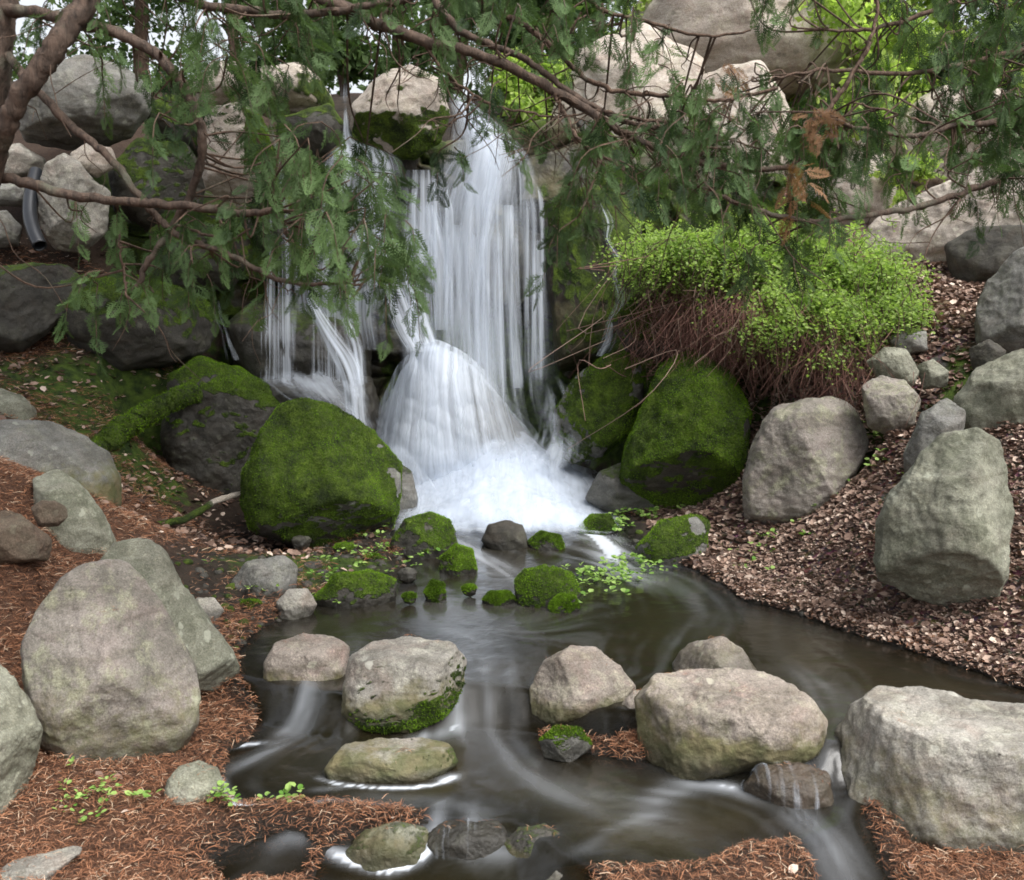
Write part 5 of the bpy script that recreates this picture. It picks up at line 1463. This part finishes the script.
def cedar_one():
    foot = P(-120, 620, 4.4); foot[2] = terrain([foot[0]], [foot[1]])[0]
    root = empty('cedar_tree', foot)
    tag(root, 'cedar leaning in at the left edge, its limbs reaching across the waterfall', 'tree')
    V, F, c = tube([foot - np.array([0, 0, .15]), P(-70, 420, 4.45), P(-40, 230, 4.45), P(-16, 85, 4.4), P(-8, -10, 4.4), P(-2, -160, 4.4), P(6, -420, 4.4), P(14, -700, 4.4)], .12, .05, 16, 90, .02, seed=2)
    mesh_np('trunk', V, F, M_BARK, root)
    S = [([(112, -40, 4.2), (78, 14, 4.1), (45, 62, 4.05), (18, 100, 4.05), (2, 138, 4.1), (-12, 190, 4.2), (-30, 260, 4.35)], .044, .030),
         ([(-12, 8, 4.4), (30, 12, 4.3), (75, 22, 4.2), (115, 32, 4.1), (150, 50, 4.05), (178, 78, 4.0), (195, 110, 4.0), (203, 145, 4.0), (194, 185, 4.05), (172, 228, 4.1), (148, 262, 4.1), (136, 288, 4.1)], .024, .010),
         ([(8, 55, 4.35), (38, 92, 4.25), (78, 132, 4.2), (110, 158, 4.15), (135, 190, 4.12), (165, 226, 4.1), (200, 244, 4.05), (228, 254, 4.0), (265, 274, 3.95), (310, 284, 3.9), (350, 283, 3.9)], .017, .006),
         ([(-30, 172, 4.3), (5, 178, 4.2), (50, 190, 4.1), (110, 200, 4.05), (180, 206, 4.0), (240, 212, 3.95), (278, 210, 3.9)], .021, .011),
         ([(276, 210, 3.9), (290, 240, 3.9), (312, 262, 3.85)], .007, .003),
         ([(176, 225, 4.08), (225, 240, 4.0), (252, 228, 3.95)], .006, .003),
         ([(128, 300, 4.1), (122, 265, 4.12), (118, 240, 4.1)], .005, .003),
         ([(60, -60, 4.4), (130, -25, 4.3), (195, 2, 4.2), (255, 12, 4.1), (315, 13, 4.05), (370, 6, 4.0), (420, -4, 4.0)], .020, .010),
         ([(200, -60, 4.2), (280, -20, 4.15), (340, 6, 4.1), (385, 26, 4.05), (430, 42, 4.0), (480, 55, 4.0), (540, 82, 4.0), (590, 112, 4.0), (640, 142, 4.0), (690, 158, 4.0), (740, 168, 4.05), (800, 170, 4.1)], .024, .009),
         ([(420, -30, 4.3), (440, 8, 4.2), (462, 32, 4.15), (490, 44, 4.1), (530, 62, 4.05), (566, 90, 4.02), (620, 118, 4.0), (680, 134, 4.0), (730, 150, 4.0)], .015, .007),
         ([(470, -30, 4.3), (495, 8, 4.25), (525, 26, 4.2), (555, 48, 4.15), (585, 78, 4.1), (620, 92, 4.1), (670, 96, 4.1), (720, 100, 4.1), (778, 88, 4.1)], .012, .006),
         ([(552, 86, 4.0), (562, 110, 3.98), (575, 136, 3.95), (596, 154, 3.95), (626, 166, 3.95)], .009, .005),
         ([(424, 44, 4.0), (440, 66, 4.0), (470, 92, 4.0), (500, 108, 4.0), (550, 116, 4.0), (600, 112, 4.0)], .006, .003),
         ([(560, -20, 4.4), (600, 8, 4.35), (650, 22, 4.3), (700, 36, 4.3), (750, 30, 4.3)], .009, .004),
         ([(590, 110, 4.0), (640, 118, 4.0), (700, 130, 4.0), (760, 150, 4.05)], .007, .003)]
    limbs = limb_set(root, S, 30)
    C = [  # px, py, rx, ry, distance, sprigs, lean, size
        (200, 45, 60, 34, 4.15, 20, .1, 1.0), (250, 55, 50, 32, 4.1, 18, .1, 1.0), (310, 25, 36, 25, 4.1, 16, .1, 1.0), (130, 70, 26, 30, 4.2, 8, 0, 1.0), (60, 30, 40, 22, 4.3, 8, 0, 1),
        (245, 110, 40, 30, 4.0, 8, .1, 1.0), (165, 120, 26, 30, 4.1, 9, .1, 1),
        (300, 168, 50, 36, 3.9, 20, .2, 1.15), (335, 195, 48, 42, 3.85, 22, .25, 1.2), (378, 240, 44, 30, 3.8, 19, .25, 1.1), (392, 268, 26, 14, 3.88, 13, .15, 1.05), (300, 250, 34, 18, 3.9, 8, .3, 1.2), (300, 170, 36, 30, 3.9, 14, .1, 1.1), (350, 160, 40, 26, 3.95, 8, .2, 1.1),
        (330, 235, 40, 22, 3.85, 7, .2, 1.0), (220, 228, 40, 24, 4.0, 11, .1, 1.0), (260, 225, 24, 16, 3.95, 6, .1, 1.0), (180, 240, 36, 26, 4.05, 11, 0, 1.0), (110, 228, 40, 26, 4.1, 11, 0, 1.0), (145, 280, 40, 22, 4.1, 9, 0, 1.0), (200, 285, 34, 14, 4.0, 5, .1, .9), (110, 290, 26, 22, 4.1, 9, 0, 1.0),
        (330, -5, 200, 18, 4.2, 50, 0, 1.0), (430, 20, 44, 24, 4.0, 8, .1, 1.0), (490, 90, 36, 44, 4.0, 9, 0, 1.0), (535, 130, 40, 40, 3.98, 10, 0, 1), (460, 160, 18, 30, 3.95, 5, 0, 1),
        (560, 30, 80, 26, 4.2, 24, .1, 1.0), (600, 150, 36, 40, 3.95, 18, 0, 1.0), (580, 225, 26, 34, 3.95, 12, 0, 1.0), (640, 60, 50, 30, 4.2, 12, 0, 1), (680, 120, 60, 30, 4.05, 32, 0, 1.0), (655, 165, 46, 24, 4.0, 18, 0, 1.0), (720, 150, 46, 36, 4.05, 32, 0, 1.0),
        (520, 0, 120, 18, 4.3, 28, 0, 1)]
    foliage(root, C, 701, limbs)
    # high crown added out of view over bank and pool to shade the left bank
    rng = np.random.default_rng(720)
    T, D = [], []
    for k in range(9):
        e = np.array([-3.2 + .55 * k + rng.normal() * .2, 6.4 + (k * 7 % 5) * .55, 0]); e[2] = max(4.5, 2.35 + .29 * e[1]) + rng.uniform(.1, .5)
        a = c[int(len(c) * (.62 + .02 * k))]
        V, F, cc = tube([a, (a + e) / 2 + np.array([0, 0, .5]), e], .035, .01, 7, 40, .03, seed=k)
        mesh_np('branch', V, F, M_BARK, root)
        for q in cc[12:]:
            for _ in range(17):
                T.append(q + rng.normal(size=3) * np.array([.26, .26, .10])); D.append(np.array([rng.normal(), rng.normal(), -.35]))
    T = np.array(T); T[:, 2] = np.maximum(T[:, 2], 2.25 + .272 * T[:, 1])
    V, F = scatter(FRONDS[1][0], FRONDS[1][1], rot_from(np.array(D), rng.normal(size=len(D)) * .5, rng), T, rng.uniform(.14, .28, len(T)))
    mesh_np('shade_crown_foliage', V, F, M_CEDAR, root, {'tint': np.repeat(np.clip(.5 + .2 * rng.normal(size=len(T)), 0, 1), len(FRONDS[1][0]))}, smooth=False)
    bare_twigs(root, limbs[7:], 150, 702, None)
    bare_twigs(root, limbs[:7], 26, 703, None)
cedar_one()

def cedar_two():
    foot = P(1230, 560, 5.2); foot[2] = terrain([foot[0]], [foot[1]])[0]
    root = empty('cedar_tree', foot)
    tag(root, 'cedar whose dense dark boughs hang in from the right edge at the top', 'tree')
    V, F, c = tube([foot - np.array([0, 0, .15]), P(1235, 300, 5.2), P(1240, 0, 5.2), P(1240, -400, 5.2), P(1235, -700, 5.2)], .13, .05, 16, 70, .02, seed=6)
    mesh_np('trunk', V, F, M_BARK, root)
    S = [([(1235, 150, 5.1), (1120, 150, 4.7), (1030, 168, 4.4), (980, 186, 4.3), (930, 204, 4.2), (860, 217, 4.1), (805, 220, 4.05), (750, 208, 4.0), (715, 194, 4.0), (690, 178, 4.0)], .016, .005),
         ([(1235, 40, 5.1), (1100, 100, 4.7), (1010, 120, 4.45), (960, 124, 4.3), (915, 136, 4.2), (865, 130, 4.15), (826, 114, 4.1)], .015, .006),
         ([(826, 114, 4.1), (846, 84, 4.12), (868, 46, 4.15), (876, 10, 4.2), (872, -30, 4.2)], .009, .005),
         ([(1235, -20, 5.1), (1080, 30, 4.8), (980, 60, 4.5), (900, 74, 4.4), (830, 70, 4.3), (780, 78, 4.25)], .013, .005),
         ([(1235, -120, 5.2), (1080, -40, 4.9), (960, 0, 4.6), (880, 28, 4.5), (820, 30, 4.4)], .014, .005),
         ([(940, 128, 4.25), (890, 112, 4.2), (850, 102, 4.2)], .005, .003)]
    limbs = limb_set(root, S, 60)
    C = [(960, 60, 60, 40, 4.5, 58, -.1, 1.1), (1000, 110, 46, 50, 4.4, 54, 0, 1.1), (1000, 160, 30, 36, 4.35, 30, 0, 1.1), (1010, 30, 40, 40, 4.6, 34, 0, 1.1), (900, 95, 40, 22, 4.35, 18, 0, 1.0), (930, 130, 46, 22, 4.25, 22, 0, 1.0),
         (850, 150, 46, 28, 4.15, 26, 0, 1.0), (880, 165, 30, 20, 4.2, 12, 0, 1.0), (790, 165, 46, 32, 4.1, 42, 0, 1.0), (750, 115, 36, 26, 4.15, 14, 0, 1.0), (820, 110, 30, 20, 4.2, 10, 0, 1),
         (730, 205, 22, 20, 4.0, 9, 0, 1.0), (745, 262, 22, 20, 3.98, 8, 0, 1.0), (830, 225, 20, 26, 4.05, 14, 0, 1.0), (700, 185, 26, 18, 4.0, 9, 0, 1.0), (780, 215, 26, 16, 4.05, 9, 0, 1.0), (900, 205, 20, 14, 4.2, 3, 0, 1.0), (960, 200, 16, 20, 4.3, 5, 0, 1),
         (900, 10, 90, 18, 4.5, 22, 0, 1.0), (780, 5, 60, 16, 4.4, 9, 0, 1.0), (1040, 140, 40, 60, 4.6, 30, 0, 1.1), (1060, 40, 40, 60, 4.8, 24, 0, 1.1)]
    foliage(root, [(c[0], c[1] - 10) + c[2:5] + (int(c[5] * .88),) + c[6:] for c in C], 711, limbs)
    bare_twigs(root, limbs[:4], 60, 712, None)
    V, F, t = foliage(root, [(806, 130, 6, 16, 4.05, 5, 0, .9), (803, 180, 8, 12, 4.03, 4, 0, .9), (712, 104, 5, 8, 4.05, 2, 0, .8), (720, 80, 4, 6, 4.1, 1, 0, .8)], 713, limbs, dead=1.0)
    mesh_np('dead_foliage', V, F, M_DEADSPRAY, root, {'tint': t}, smooth=False)
cedar_two()

# ------------------------------------------------------------------ trees and undergrowth beyond the hilltop
dia = np.array([[0, 0, 0], [.45, .32, .05], [1, 0, -.08], [.45, -.32, .05]])
diaF = np.array([[0, 1, 2, 3]])
def broad_tree(name, label, px, Y, h, crown, n, size, mat, seed, group=None, low=.35, cat='tree'):
    rng = np.random.default_rng(seed)
    b = P(px, 300, Y); b[2] = terrain([b[0]], [b[1]])[0]
    root = empty(name, b)
    tag(root, label, cat, group)
    top = b + np.array([rng.normal() * .2, rng.normal() * .2, h])
    V, F, c = tube([b - np.array([0, 0, .2]), b * .6 + top * .4 + rng.normal(size=3) * .08, top], max(.03, h * .022), .02, 9, 30, .05, seed=seed)
    mesh_np('trunk', V, F, M_TWIG, root)
    T, D, S, tints = [], [], [], []
    for k in range(max(6, int(h * 4.5))):
        t = rng.uniform(low, 1)
        q = c[min(len(c) - 1, int(t * (len(c) - 1)))]
        a = rng.random() * 6.28
        L = crown * rng.uniform(.5, 1.1) * (1.1 - .55 * t)
        e = q + np.array([math.cos(a) * L, math.sin(a) * L, L * rng.uniform(.05, .55)])
        if k < 9:
            V, F, _ = tube([q, (q + e) / 2 + rng.normal(size=3) * .06, e], max(.012, h * .006), .005, 5, 12, .03, seed=k)
            mesh_np('branch', V, F, M_TWIG, root)
        for j in range(5):
            cc = q + (e - q) * rng.uniform(.35, 1.05) + rng.normal(size=3) * crown * .12
            m = n // (max(6, int(h * 4.5)) * 5) + 1
            g = cc + rng.normal(size=(m, 3)) * crown * np.array([.15, .15, .10])
            T.append(g); D.append(rng.normal(size=(m, 3)) + np.array([0, 0, -.3])); S.append(size * rng.uniform(.6, 1.3, m))
            tints.append(np.clip(.5 + .22 * rng.normal() + .18 * rng.normal(size=m), 0, 1))
    T, D, S, tints = np.vstack(T), np.vstack(D), np.concatenate(S), np.concatenate(tints)
    V, F = scatter(dia, diaF, rot_from(D, rng.random(len(T)) * 6.28, rng), T, S)
    mesh_np('crown', V, F, mat, root, {'tint': np.repeat(tints, 4)}, smooth=False)
UG = 'leafy saplings on the hilltop'
for i, (px, Y, h, cr, n, lab) in enumerate([
        (850, 12.6, 2.9, .85, 5200, 'tall bright sapling above the broad pale rock face'), (930, 13.2, 3.2, .9, 5200, 'bright sapling behind the dense right boughs'),
        (770, 13.6, 2.8, .8, 4200, 'bright sapling behind the farthest pale boulders'), (1010, 13.0, 3.0, .9, 4200, 'bright sapling at the right edge beyond the pale boulders'),
        (640, 13.8, 2.6, .8, 3400, 'bright sapling behind the pinkish hilltop boulder'), (870, 11.2, 1.3, .5, 2200, 'low leafy bush between the pale hilltop boulders'), (520, 12.0, 1.0, .5, 1800, 'low leafy bush right behind the notch of the main fall')]):
    broad_tree('leafy_sapling', lab, px, Y - .6, h, cr, int(n * 1.5), .085, M_BROAD, 800 + i, UG, .1)
for i, (px, Y, h, cr, n, lab) in enumerate([
        (150, 16, 5.2, 1.2, 5200, 'dark conifer rising behind the huge top left boulder'), (245, 14.5, 4.2, 1.0, 5200, 'mid green conifer behind the sunlit pink-tan boulder'),
        (300, 18, 6.0, 1.3, 5200, 'tall conifer above the left waterfall'), (400, 16.5, 4.6, 1.1, 4200, 'conifer beyond the tan boulder at the fall top'), (510, 18, 5.2, 1.3, 4600, 'conifer beyond the notch of the main fall'),
        (20, 19, 6.0, 1.4, 4600, 'far conifer at the top left edge'), (600, 21, 6.5, 1.6, 4600, 'far conifer beyond the pinkish hilltop boulder'), (760, 20, 6.4, 1.6, 4600, 'far conifer behind the bright saplings'), (930, 19, 6.4, 1.6, 4600, 'far conifer beyond the right boughs'), (455, 13.2, 3.4, .8, 5200, 'young conifer close behind the notch of the main fall'), (350, 13.4, 3.2, .8, 5000, 'young conifer close behind the tan boulder'), (560, 14.2, 3.6, .9, 5200, 'young conifer left of the pinkish hilltop boulder'), (-90, 15, 5, 1.3, 3000, 'conifer just past the left edge of the hilltop')]):
    broad_tree('far_conifer', lab, px, Y, h, cr, n, .12, M_CONIFER, 830 + i, 'conifers beyond the hilltop', .08)
